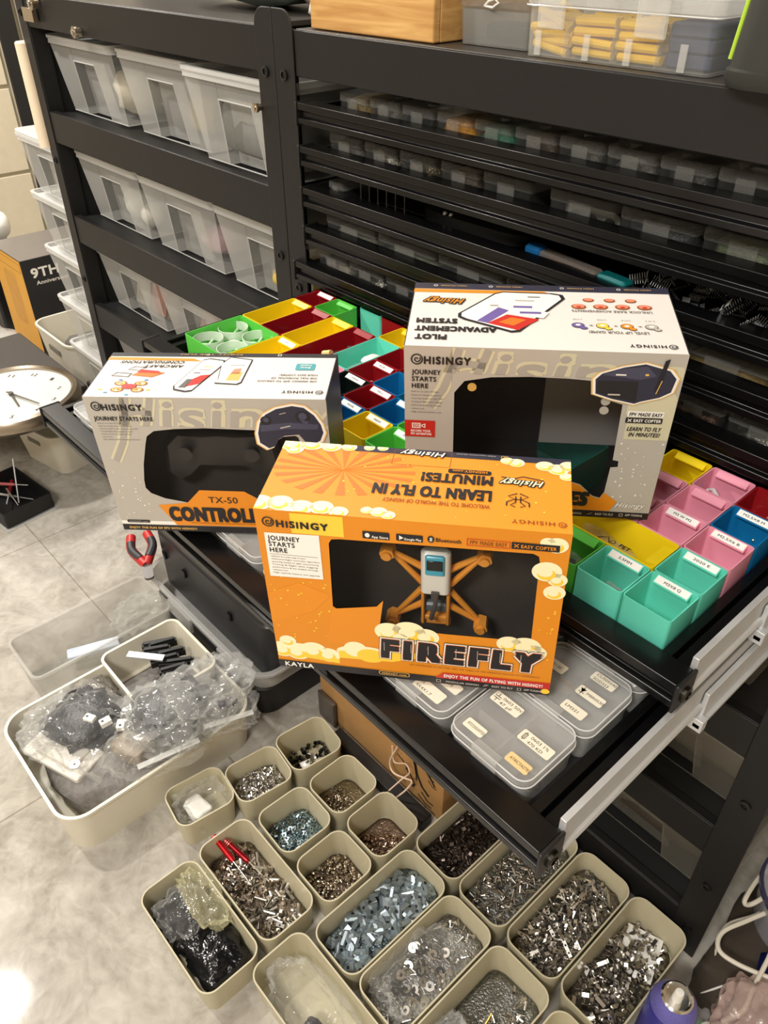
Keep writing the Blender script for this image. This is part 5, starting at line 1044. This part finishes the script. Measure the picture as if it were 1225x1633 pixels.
for p in ((.478, -.186, .036), (.457, -.187, .036)): MB().cyl((p[0], p[1], p[2]), (p[0] - .003, p[1] - .004, p[2] - .022), .0034, n=10).build('plug', mat('white_plastic', 0), cd)

# ---- black tool case with clear flange, pliers on it
tc_ = thing('tool_case', 'long black tool case with clear flanged tray around it', 'tool case', (-.105, -.145, 0))
MB().slab(.46, .215, 0, .085, .04, ch=.006).build('base', M_blk, tc_)
m = MB(); m.tub(.485, .225, .055, .05, .01, .004, .008, .006); m.build('clear_tray', clear('case_clear', (204, 204, 202), .26, .2, .4), tc_, loc=(0, 0, .088))
m = MB(); m.slab(.465, .175, .092, .255, .03, ch=.006); m.build('case_body', mat('case_black', (40, 40, 42), .35, var=.1), tc_, loc=(0, .015, 0))
m = MB(); m.slab(.47, .18, .262, .285, .03, ch=.005); m.build('case_lid', mat('case_black', 0), tc_, loc=(0, .015, 0))
MB().box(-.22, .22, -.062, .09, .254, .263).build('lid_seam', M_gloss, tc_)
for xx in (-.19, -.10, .09): MB().slab(.012, .01, .185, .205, .003).build('slot', M_gloss, tc_, loc=(xx, -.074, 0))
for xx in (-.06, .15): MB().box(xx - .05, xx + .05, -.126, -.119, .100, .140).build('tray_clip', clear('case_clear', 0), tc_, bev=.002)
pl_ = thing('pliers', 'red and grey handled pliers at the end of the tool case', 'pliers', (-.315, -.262, .175), (0, .18, -.35))
for sg in (-1, 1):
    h = MB().tube(smooth_path([(.0, 0, 0), (-.025, sg * .012, 0), (-.06, sg * .025, 0), (-.10, sg * .019, 0)]), .0115, 12).build('handle', mat('plier_red', (190, 46, 44), .4), pl_)
    MB().tube(smooth_path([(-.02, sg * .0095, .004), (-.05, sg * .024, .005), (-.075, sg * .024, .005)]), .0098, 10).build('grip_insert', mat('plier_grey', (54, 54, 56), .5), h)
MB().slab(.05, .022, -.004, .004, .008).build('jaw', mat('plier_steel', (120, 118, 116), .4, .6), pl_, loc=(.02, 0, 0))
C_ltr = clear('clear_tray_box', (212, 210, 204), .18, .2, .4)
# ---- open clear box, ivory bins and the pile of bags
bx = tag(MB().tub(.155, .33, .115, .02, .008, .003, .003, .005).build('clear_box', C_ltr, loc=(-.285, -.43, 0)), 'open clear box on the floor left of the ivory bins', 'box')
tag(MB().slab(.03, .12, 0, .012, .004, ch=.002).build('pale_blue_strip', mat('pale_blue', (196, 206, 222), .4), loc=(-.29, -.44, .03), rot=-.35), 'pale blue strip inside the open clear box', 'strip')
for k in range(3): tag(MB().slab(.022, .03, 0, .022, .003, ch=.002).build('dark_block', mat('slate_block', (60, 62, 68), .4), loc=(-.255 + .012 * k, -.375 + .03 * k, .03 + .003 * k), rot=.4 * k), ['nearest', 'middle', 'farthest'][k] + ' dark block in the open clear box', 'block')
bag('clear_bag', 'clear bag poking up from the open clear box', (-.255, -.325, .10), (.10, .13, .07), 24)
def ivory_bin(label, c, w, d, h, r):
    return tag(MB().tub(w, d, h, r, .010, .004, .002, .006, n=8).build('ivory_bin', M_tubw, loc=c), label, 'bin', 'ivory bins on the floor')
ivory_bin('large ivory bin heaped with bagged parts', (.005, -.490, 0), .315, .41, .113, .05)
ivory_bin('smaller ivory tray of black strips set on the back of the large ivory bin', (-.045, -.385, .072), .185, .18, .083, .022)
random.seed(31)
for k in range(9):
    o = tag(MB().box(-.03, .03, -.006, .006, 0, .016).box(-.026, .026, -.004, .004, .016, .022).build('black_strip', M_blk, loc=(-.105 + .012 * k, -.36 + .012 * math.sin(k * 2.1), .126 + .004 * (k % 3)), rot=1.1 + .12 * math.sin(k * 1.7), bev=.001), 'black connector strip in the smaller ivory tray', 'connector strip', 'black connector strips')
tag(MB().box(-.04, .04, -.008, .008, 0, .004).build('silver_rail', M_steel, loc=(-.07, -.40, .155), rot=.7), 'short silver rail lying over the black connector strips', 'rail')
PIL = [('clear bag of black parts on the tool case side of the heap', (.085, -.43, .140), (.17, .19, .08), 41, C_bag2, .5), ('clear zip bag hanging over the edge of the large ivory bin', (.125, -.475, .125), (.11, .19, .06), 42, C_bag, -.2), ('clear bag of brackets at the near corner of the large ivory bin', (-.01, -.575, .125), (.20, .17, .09), 43, C_bag, .3),
       ('clear bag lying against the clear open box side of the heap', (-.075, -.60, .10), (.13, .15, .07), 44, C_bag2, .1), ('clear zip bag with blue writing beside the tool case', (.145, -.345, .125), (.09, .13, .05), 45, C_bag, -.35), ('big puffy clear bag on top of the heap', (.10, -.355, .165), (.15, .17, .08), 46, C_bag2, .25)]
for lb, c, d, sd, m, r_ in PIL: last = bag('clear_bag', lb, c, d, sd, m, r_)
zb = [o for o in COL.objects if o.get('label') == PIL[4][0]][0]
P = Print(lambda u, v, L: (u, v, .026 + L * .0003)); P.text('70L', -12, 12, 16, 12, 'b', 1, .05); P.text('XX', -12, 8, -10, 14, 'b', 1, .1); P.build('pen_writing', zb, {'b': mat('pen_blue', (46, 44, 96), .5)})
for lb, c, w in (('seal strip of the zip bag hanging over the ivory bin edge', (.15, -.50, .145), .12), ('seal strip of the written zip bag', (.175, -.35, .135), .10)):
    zo = [o for o in COL.objects if o.get('label') == (PIL[1][0] if 'hanging' in lb else PIL[4][0])][0]
    MB().box(-.006, .006, -w / 2, w / 2, 0, .0015).build('zip_seal', clear('zip_white', (236, 236, 234), .35, .2, .2), zo, loc=(.045 if 'hanging' in lb else .035, 0, .018))
lump('black_parts', 'black parts filling the bag on the tool case side of the heap', 'parts', (.075, -.43, .145), (.13, .15, .055), mat('black_parts', (40, 43, 48), .4, var=.5, scale=120, bump=.8, bscale=90), 51, .35, .8)
lump('black_parts', 'black parts in the bag at the near corner of the large ivory bin', 'parts', (-.035, -.565, .125), (.13, .13, .055), mat('black_parts', 0), 52, .4, .8)
tag(MB().slab(.15, .075, 0, .012, .006, ch=.002).slab(.10, .05, .012, .02, .004, ch=.002).build('white_plate', mat('white_parts', (226, 222, 214), .5, var=.1), loc=(-.01, -.625, .088), rot=.35), 'white plate under the near corner bag of the large ivory bin', 'plate')
lump('silver_parts', 'silver parts in a bag along the far edge of the large ivory bin', 'parts', (-.09, -.53, .095), (.10, .11, .045), mat('silver_parts', (160, 156, 152), .3, .7, var=.6, scale=200, bump=1, bscale=150), 54, .3)
lump('tan_block', 'tan grey block in the bag beside the black parts', 'block', (.09, -.52, .12), (.07, .06, .04), mat('tan_block', (150, 138, 124), .5), 55, .15, .4, .4)
lump('grey_parts', 'grey parts at the foot of the heap in the large ivory bin', 'parts', (.01, -.49, .05), (.26, .34, .09), mat('grey_parts', (122, 118, 114), .5, var=.5, scale=80, bump=.6, bscale=60), 56, .15, .5)
nut_ = tag(MB().lathe([(.003, 0), (.008, 0), (.010, .003), (.010, .005), (.003, .005), (.003, 0)], 18, (0, 0, 0), 0, False, False).build('ring_washer', M_chrome, loc=(.06, -.625, .125)), 'round metal washer on the bag at the near corner', 'washer')
for k in range(3): tag(MB().slab(.022, .016, 0, .012, .002, ch=.001).cyl((-.005, 0, .012), (-.005, 0, .0125), .0025, n=10, mi=1).build('white_block', [mat('white_plastic', 0), M_hole], loc=(.0 + .024 * k, -.56 + .02 * k, .146 - .004 * k), rot=.5 + k), ['first', 'second', 'third'][k] + ' white block with a hole on the near corner bag', 'block')
# ================================================================== far end: clock, stand, tubs, game box, tools
M_stand = mat('dark_grey_board', (62, 58, 56), .5, var=.06)
ds = thing('low_table', 'dark grey low table the wall clock lies on', 'table', (-1.34, -.22, 0))
MB().box(-.306, .226, -.206, .206, .225, .255).build('table_top', M_stand, ds, bev=.006); MB().box(-.28, -.08, .10, .19, 0, .225).box(-.28, -.16, -.02, .10, .0, .225).build('pedestal', M_stand, ds, bev=.006)
ck = thing('wall_clock', 'round silver rimmed wall clock lying face up', 'wall clock', (-1.12, -.235, .262), (0, 0, .68))
rim = MB().lathe([(.15, .0), (.183, .0), (.192, .012), (.192, .028), (.183, .042), (.172, .046), (.166, .040), (.166, .034)], 72, (0, 0, 0), 0, False, False).build('clock_rim', mat('brushed_steel', (168, 156, 140), .3, 1, var=.08), ck)
MB().lathe([(0, .0), (.165, .0), (.168, .034), (0, .035)], 64).build('clock_face', mat('clock_white', (212, 212, 206), .4, var=.01), ck)
P = Print(lambda u, v, L: (u, v, .0353 + L))
for k in range(12):
    a = PI / 2 - k * PI / 6; n = str(k or 12); x, y = 132 * math.cos(a), 132 * math.sin(a); w = 9 if len(n) == 1 else 17
    P.text(n, x - w / 2, x + w / 2, y - 8, 17, 'g', 1, -.012)
P.build('numerals', ck, {'g': mat('clock_grey', (70, 66, 60), .5)})
MH = mat('clock_hand', (84, 80, 74), .4)
for ln, w, a, nm in ((.082, .008, PI / 2 - 2 * PI * (4.55 / 12), 'hour_hand'), (.118, .006, PI / 2 - 2 * PI * (18.5 / 60), 'minute_hand')):
    MB().loft([[(-.02, -w / 2, 0), (-.02, w / 2, 0), (ln, w / 3, 0), (ln, -w / 3, 0)], [(-.02, -w / 2, .0012), (-.02, w / 2, .0012), (ln, w / 3, .0012), (ln, -w / 3, .0012)]]).build(nm, MH, ck, loc=(0, 0, .0385 if 'hour' in nm else .041), rot=a)
MB().lathe([(0, 0), (.007, 0), (.007, .009), (0, .010)], 20).build('hand_hub', MH, ck, loc=(0, 0, .0355))
C_cl2 = None
lb = thing('low_bin', 'beige bin with a handle slot on the floor under the clock', 'bin', (-1.205, -.09, 0), .2)
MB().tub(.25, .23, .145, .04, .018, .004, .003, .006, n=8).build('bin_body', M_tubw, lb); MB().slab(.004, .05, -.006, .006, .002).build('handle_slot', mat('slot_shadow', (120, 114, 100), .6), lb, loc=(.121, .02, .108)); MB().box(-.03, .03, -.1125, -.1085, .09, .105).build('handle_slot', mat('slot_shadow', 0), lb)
bt = thing('beige_tub', 'tall beige tub with handle slot between the game box and the clear stack', 'tub', (-1.60, .20, 0))
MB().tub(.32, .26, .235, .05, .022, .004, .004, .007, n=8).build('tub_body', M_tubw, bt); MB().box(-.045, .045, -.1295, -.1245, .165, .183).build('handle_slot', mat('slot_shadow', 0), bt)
lump('grey_item', 'dark grey object inside the tall beige tub', 'object', (-1.58, .20, .12), (.2, .16, .14), W('grey_item', (96, 94, 90)), 61, .15, .5); tag(MB().blob((0, 0, 0), (.03, .03, .03), 1, .02, 2).build('metal_ball', M_chrome, loc=(-1.56, .17, .205), ang=180), 'shiny metal ball in the tall beige tub', 'ball')
lump('clear_item', 'milky plastic object standing in the tall beige tub', 'object', (-1.50, .24, .16), (.06, .06, .18), C_bag2, 62, .1, .5)
gb = thing('game_box', 'tall yellow sided black box standing behind the beige tub', 'box', (-2.06, .30, 0))
MB().box(-.15, .15, -.17, .17, 0, .40).build('box_body', mat('box_black', (34, 33, 36), .45), gb, bev=.002)
P = Print(lambda u, v, L: (u, -.1703 - L, v)); P.rect(-149, 2, 149, 398, 'y', 1); P.frame_rect(-135, 350, 135, 385, 3, 'd', 2); P.rect(-60, 120, 60, 330, 'd2', 2, 20); P.build('yellow_side', gb, {'y': mat('game_yellow', (226, 164, 30), .4, var=.06), 'd': mat('game_yellow_dark', (176, 120, 26), .4), 'd2': mat('game_yellow_mid', (208, 148, 34), .4, var=.2, scale=40)})
P = Print(lambda u, v, L: (.1503 + L, u, v)); P.text('9TH', -138, -35, 330, 36, 'w', 1, .03); P.text('Anniversary', -128, -5, 302, 15, 'w', 1, .02); P.ell(20, 130, 70, 90, 'p', 1); P.build('black_side_print', gb, {'w': mat('print_white', 0), 'p': mat('print_dim_purple', (52, 46, 62), .45)})
P = Print(lambda u, v, L: (u, v, .4003 + L)); P.rect(-149, -169, 149, 169, 'g', 1); P.build('grey_top', gb, {'g': mat('game_top_grey', (116, 110, 106), .35)})
# clutter left of the game box
mx_ = thing('black_frame_gadget', 'black framed gadget with a white robot head left of the game box', 'gadget', (-2.42, .22, 0))
MB().box(-.12, .12, -.10, .10, .0, .22).build('base', M_blk, mx_, bev=.01); MB().tube([(-.11, -.09, .22), (.0, -.02, .30), (.11, .08, .24)], .012, 8).build('strut', M_blk, mx_); MB().tube([(.12, -.09, .2), (.0, .0, .28), (-.11, .08, .34)], .012, 8).build('strut', M_blk, mx_)
MB().blob((0, 0, .40), (.16, .14, .13), 2, .05).build('white_head', mat('white_plastic', 0), mx_, ang=180); MB().blob((.055, -.055, .41), (.03, .03, .03), 1, 0).build('eye', M_gloss, mx_)
lump('plastic_bag', 'pale bag on the floor in front of the black framed gadget', 'bag', (-2.02, .0, .06), (.26, .18, .12), C_bag2, 65); lump('brown_item', 'brown object inside the pale bag', 'object', (-2.0, .0, .05), (.1, .1, .06), W('brown_item', (150, 116, 84)), 66)
tag(MB().blob((0, 0, 0), (.11, .10, .11), 3, .1).build('white_pot', mat('white_plastic', 0), loc=(-1.83, -.02, .055), ang=180), 'small white round pot near the foot of the yellow box side', 'pot')
# black tool tray
tt = thing('tool_tray', 'open black tray of small tools on the floor beside the low beige bin', 'tray', (-1.045, -.345, 0), .12)
MB().tub(.22, .15, .052, .006, .0, .004, 0, .003, n=3).build('tray_body', M_blk, tt); MB().slab(.25, .17, 0, .003, .004).build('clear_base', C_cl, tt)
for k, (x0, y0, x1, y1, r_, c, nm) in enumerate([(-.97, -.43, -.85, -.36, .004, (190, 186, 180), 'steel'), (-.99, -.37, -.87, -.43, .006, (180, 40, 44), 'red'), (-.95, -.40, -.83, -.41, .003, (150, 148, 146), 'grey'), (-.98, -.41, -.90, -.35, .005, (214, 120, 120), 'pink')]):
    tl_ = thing('hand_tool', nm + ' handled small tool lying in the black tray', 'tool'); a, b_ = Vector((x0 - .14, y0 + .06, .016 + .007 * k)), Vector((x1 - .14, y1 + .06, .024 + .007 * k)); mid = a.lerp(b_, .55)
    MB().cyl(a, mid, r_, r_ * .9, 10).build('handle', mat('tool_' + nm, c, .35, .3), tl_); MB().cyl(mid, b_, r_ * .35, n=8).build('shaft', M_steel, tl_)
tag(MB().blob((0, 0, 0), (.016, .016, .016), 1, 0, 2).build('steel_ball', M_chrome, loc=(-.97, -.325, .0125), ang=180), 'shiny steel ball in the black tray', 'ball')
tag(MB().cyl((-1.02, -.335, .012), (-1.07, -.30, .13), .0022, n=8).build('thin_rod', M_steel), 'thin steel rod sticking up from the black tray', 'rod')

# ================================================================== on the bench top
BT = 1.277
M_wood = bpy.data.materials.new('pine_wood'); M_wood.use_nodes = True
nt = M_wood.node_tree; b = nt.nodes['Principled BSDF']; tc = nt.nodes.new('ShaderNodeTexCoord'); mp = nt.nodes.new('ShaderNodeMapping'); mp.inputs['Scale'].default_value = (2.2, 9, 34)
nz = nt.nodes.new('ShaderNodeTexNoise'); nz.inputs['Scale'].default_value = 3; nz.inputs['Detail'].default_value = 6; nz.inputs['Distortion'].default_value = .8
rp = nt.nodes.new('ShaderNodeValToRGB'); e = rp.color_ramp.elements; e[0].position = .35; e[0].color = (*lin((190, 140, 78)), 1); e[1].position = .72; e[1].color = (*lin((226, 182, 116)), 1)
nt.links.new(tc.outputs['Object'], mp.inputs[0]); nt.links.new(mp.outputs[0], nz.inputs[0]); nt.links.new(nz.outputs['Fac'], rp.inputs[0]); nt.links.new(rp.outputs[0], b.inputs['Base Color']); b.inputs['Roughness'].default_value = .45
wb = thing('wooden_box', 'light pine wooden box on the edge of the bench', 'box', (.196, .072, BT))
MB().box(-.124, .124, -.056, -.044, 0, .17).build('front_board', M_wood, wb, bev=.002)
for sx in (-1, 1): MB().box(sx * .124 - (.012 if sx > 0 else 0), sx * .124 + (0 if sx > 0 else .012), -.044, .20, 0, .17).build('side_board', M_wood, wb, bev=.002)
MB().box(-.112, .112, .188, .20, 0, .17).build('rear_board', M_wood, wb, bev=.002); MB().box(-.112, .112, -.044, .188, .002, .012).build('bottom_board', M_wood, wb)
def hinge_box(name, label, x0, x1, y0, y1, h, lid=.35, base=None):
    t = thing(name, label, 'box', ((x0 + x1) / 2, (y0 + y1) / 2, BT)); w, d = x1 - x0, y1 - y0
    MB().tub(w, d, h * (1 - lid), .008, .002, .0018).build('box_body', base or C_box, t); m = MB(); m.slab(w + .004, d + .004, h * (1 - lid), h, .01, ch=.003); m.build('box_lid', C_lid, t)
    return t, w, d
C_box2 = clear('clear_styrene_grey', (160, 160, 156), .34, .15, .4)
h1, w, d = hinge_box('clear_hinged_box', 'clear lidded box between the wooden box and the yellow filled organiser', .335, .448, .045, .15, .058, .35, C_box2)
MB().tube([(-.012, -d / 2 - .004, .042), (-.004, -d / 2 - .007, .047), (.006, -d / 2 - .007, .050), (.010, -d / 2 - .005, .046), (.002, -d / 2 - .006, .041), (-.012, -d / 2 - .004, .042)], .0014, 6).build('white_tag', mat('white_plastic', 0), h1)
tag(MB().box(-.04, .035, -.02, .02, 0, .018).build('black_tool', M_blk, loc=(.395, .095, BT + .004), rot=.2, bev=.004), 'black object inside the clear lidded box', 'tool')
h2, w, d = hinge_box('clear_hinged_box', 'milky box on the bench behind the small clear lidded box', .345, .50, .20, .34, .11, .4, clear('milky_box', (226, 222, 218), .6, .3, .3)); 
C_org = clear('organiser_clear', (226, 226, 222), .06, .08, .4); C_orl = clear('organiser_lid', (236, 236, 232), .20, .08, .45)
og = thing('organiser_case', 'clear latched organiser full of yellow and navy sleeves', 'organiser', (.577, .115, BT))
MB().tub(.228, .19, .048, .008, .001, .0016).build('case_body', C_org, og); m = MB(); m.slab(.234, .196, .048, .066, .01, ch=.003); m.build('case_lid', C_orl, og)
for z_, g_ in ((.0655, .003), (.049, -.001)):
    q_ = rr(.234 - 2 * g_, .196 - 2 * g_, .01, z_); MB().tube(q_ + [q_[0]], .0009, 5).build('lid_edge', C_edge, og)
for xx in (-.078, .046): MB().box(xx - .018, xx + .018, -.101, -.097, .028, .064).box(xx - .018, xx + .018, -.101, -.085, .062, .066).build('latch', C_orl, og, bev=.002)
for xx in (-.062, .0, .053): MB().box(xx - .0008, xx + .0008, -.093, .093, .002, .046).build('divider', C_org, og)
for xx in (-.095, -.03, .022, .085): MB().box(xx - .004, xx + .004, -.0972, -.0955, .002, .026).build('rib', C_orl, og)
M_ysl = mat('yellow_sleeve', (240, 196, 30), .45, var=.05); M_nsl = mat('navy_sleeve', (64, 74, 104), .5, var=.1)
random.seed(8)
ysl = MB().cyl((-.026, 0, 0), (.026, 0, 0), .0044, n=10).build('yellow_sleeve', M_ysl); nn_ = 0
def ys(x, y, z, rz, ry=0):
    global nn_
    o = ysl if nn_ == 0 else dup(ysl); nn_ += 1; o.location = (x, y, BT + z); o.rotation_euler = (0, ry, rz); tag(o, 'yellow tubing sleeve in the clear organiser on the bench', 'sleeve', 'yellow sleeves in the organiser')
for cx in (.546, .604):
    for r_ in range(4):
        for c_ in range(5): ys(cx + random.uniform(-.002, .002) - .0, .034 + .012 * c_ + random.uniform(-.002, .002), .0075 + .0098 * r_, random.uniform(-.06, .06), random.uniform(-.04, .04))
for r_ in range(5):
    for c_ in range(4): ys(.489 + random.uniform(-.002, .002), .036 + .014 * c_, .008 + .007 * r_, random.uniform(-.25, .25), random.uniform(-.25, .45))
for k in range(3): tag(MB().slab(.05, .16, 0, .013, .004, ch=.002).build('navy_sleeve', M_nsl, loc=(.658, .115, BT + .0025 + .0135 * k)), ['lowest', 'middle', 'upper'][k] + ' navy pack in the end cell of the clear organiser', 'pack')
spk = thing('black_speaker', 'black rounded device with a lime edge at the end of the bench', 'speaker', (.795, .06, BT))
m = MB(); m.loft([rr(.15, .16, .03, 0, 8), rr(.155, .165, .03, .006, 8), rr(.155, .165, .03, .014, 8), rr(.150, .160, .03, .016, 8), rr(.120, .14, .03, .19, 8)]); m.build('device_body', mat('device_black', (40, 42, 38), .5), spk)
MB().tube([(-.077, -.055, .02), (-.062, -.048, .19)], .0022, 8).build('lime_edge', mat('lime_trim', (176, 214, 60), .4), spk)
# soft things along the top edge
lump('grey_bag', 'grey green padded bag on the bin rack bench', 'bag', (-.27, .20, 1.325), (.34, .22, .09), W('grey_green_cloth', (140, 152, 148)), 71); lump('pink_bag', 'pale pink plastic bag beside the padded bag', 'bag', (-.06, .24, 1.325), (.22, .2, .1), W('pale_pink', (226, 206, 200), .35), 72)
lump('white_bag', 'folded white plastic bag next to the wooden box', 'bag', (.035, .12, 1.297), (.07, .14, .036), W('white_film', (224, 222, 218), .3), 73); lump('grey_pouch', 'grey silver pouch behind the centre post tops', 'pouch', (.01, .19, 1.318), (.10, .12, .05), W('silver_pouch', (186, 184, 180), .3), 74)
tag(MB().box(-.1, .1, -.06, .06, 0, .2).build('black_device', M_blk, loc=(.03, .36, BT), bev=.006), 'black device standing at the back of the bench', 'device')
lump('white_sheet', 'white wrapped bundle at the back of the bench behind the organiser', 'bundle', (.54, .35, 1.345), (.20, .14, .12), W('white_film', 0), 75, .1, .4); tag(MB().box(-.05, .05, -.05, .05, 0, .12).build('navy_box', mat('navy_card', (54, 54, 84), .5), loc=(.69, .33, BT), rot=.4), 'dark navy box behind the organiser by the black device', 'box')
lump('grey_case', 'grey white case behind the clear organiser', 'case', (.60, .26, 1.305), (.16, .06, .05), W('grey_case', (190, 190, 196), .4), 76, .1, .4)

# ================================================================== right-hand corner on the floor
can = thing('spray_can', 'blue purple speckled spray can with white nozzle at the bottom edge', 'spray can', (1.043, -.154, 0), 0)
can.scale = (1.34, 1.34, 1.0)
MB().lathe([(0, 0), (.0255, 0), (.0262, .003), (.0262, .128), (.025, .133)], 40, cap1=False).build('can_body', mat('can_blue', (58, 58, 150), .35, .2, var=.35, scale=500), can)
MB().lathe([(.025, .133), (.0235, .142), (.0185, .152), (.0165, .155)], 40, (0, 0, 0), 0, False, False).build('can_shoulder', mat('can_lilac', (104, 100, 176), .35, .2, var=.4, scale=600), can)
MB().lathe([(.0165, .155), (.0172, .158), (.0150, .160), (.0125, .155), (.006, .154), (0, .154)], 32, (0, 0, 0), 0, False, True).build('valve_cup', M_chrome, can)
MB().lathe([(.0055, .154), (.0055, .166), (.0045, .174), (0, .175)], 20).build('nozzle', mat('white_plastic', 0), can)
P = Print(lambda u, v, L: ((.0263 + L) * math.sin(u / 26.3), -(.0263 + L) * math.cos(u / 26.3), v))
for k in range(6): P.rect(-40, 30 + 14 * k, 30, 31 + 14 * k, 'w', 1)
P.mb.v = P.mb.v; P.build('can_print', can, {'w': mat('can_silver_print', (180, 180, 210), .4)})
cab = thing('white_cable', 'white cable looping over the clutter beside the rack post', 'cable'); M_wc = mat('white_cable', (226, 220, 204), .4)
MB().tube(smooth_path([(1.16, .235, .17), (1.075, .24, .15), (1.055, .215, .135), (1.06, .195, .12), (1.035, .15, .115), (1.005 + .03, .085, .11), (1.045, .09, .10), (1.062, .13, .118), (1.075, .165, .12), (1.08, .13, .10), (1.055, .075, .085), (1.035, .03, .075), (1.045, .0, .075), (1.08, .0, .08), (1.14, .02, .09)]), .0038, 8).build('wire', M_wc, cab)
MB().tube(smooth_path([(1.16, .10, .12), (1.115, .095, .125), (1.10, .065, .115), (1.105, .03, .10), (1.11, -.02, .09), (1.115, -.06, .085), (1.10, -.09, .07)]), .0036, 8).build('wire', M_wc, cab)
MB().tube(smooth_path([(1.075, .165, .115), (1.06, .11, .07), (1.03, .06, .04), (1.05, .0, .02)]), .002, 6).build('thin_wire', M_wc, cab)
jr = thing('clear_drum', 'clear round container with dark rim behind the white cable', 'container', (1.115, .165, .0))
MB().lathe([(0, .0), (.072, .0), (.085, .12), (.083, .12), (.070, .004), (0, .004)], 40).build('drum_body', clear('drum_clear', (196, 196, 204), .3, .15, .4), jr); MB().lathe([(.083, .116), (.089, .118), (.089, .126), (.083, .128)], 40, (0, 0, 0), 0, False, False).build('drum_rim', mat('drum_rim', (60, 58, 84), .35), jr)
MB().lathe([(0, .125), (.084, .125), (.084, .128), (0, .129)], 40).build('drum_lid', clear('drum_clear', 0), jr); MB().slab(.06, .04, .1292, .1298, .004).build('drum_label', M_label, jr)
tag(MB().blob((0, 0, 0), (.12, .11, .06), 4, .3).build('blue_pack', mat('blue_pack', (28, 44, 120), .35, var=.3), loc=(1.16, .07, .035), ang=180), 'dark blue pack under the white cable', 'pack')
bag('pink_bag', 'crumpled pinkish clear bag with a red stripe at the bottom edge', (1.155, -.055, .06), (.15, .15, .11), 81, clear('pinkish_bag', (206, 180, 172), .55, .2, .3, bump=1, bscale=40, spec=.8))
bag('green_bag', 'clear bag with green and white card beside the spray can', (1.095, -.125, .045), (.075, .075, .075), 82, C_bag2)
tag(MB().box(-.024, .0, -.02, .02, 0, .001).build('green_card', mat('green_card', (60, 130, 84), .5), loc=(1.098, -.125, .07), rot=.5), 'green half of the card in the bag beside the spray can', 'card'); tag(MB().lathe([(0, 0), (.017, 0), (.017, .001), (0, .001)], 24).build('white_card', mat('white_plastic', 0), loc=(1.098, -.12, .073)), 'white round card in the bag beside the spray can', 'card')
lump('brown_bag', 'flattened brown grey film lying at the foot of the rack post', 'bag', (1.095, .075, .014), (.14, .34, .028), W('brown_film', (74, 66, 58), .3), 83); tag(MB().cyl((1.028, -.10, .004), (1.075, -.02, .03), .0016, n=8).build('thin_straw', mat('white_plastic', 0)), 'thin white straw on the floor beside the spray can', 'straw')
lump('black_clutter', 'black cloth bundle behind the clear round container', 'bundle', (1.16, .34, .09), (.18, .18, .18), W('black_cloth', (28, 27, 28)), 84)
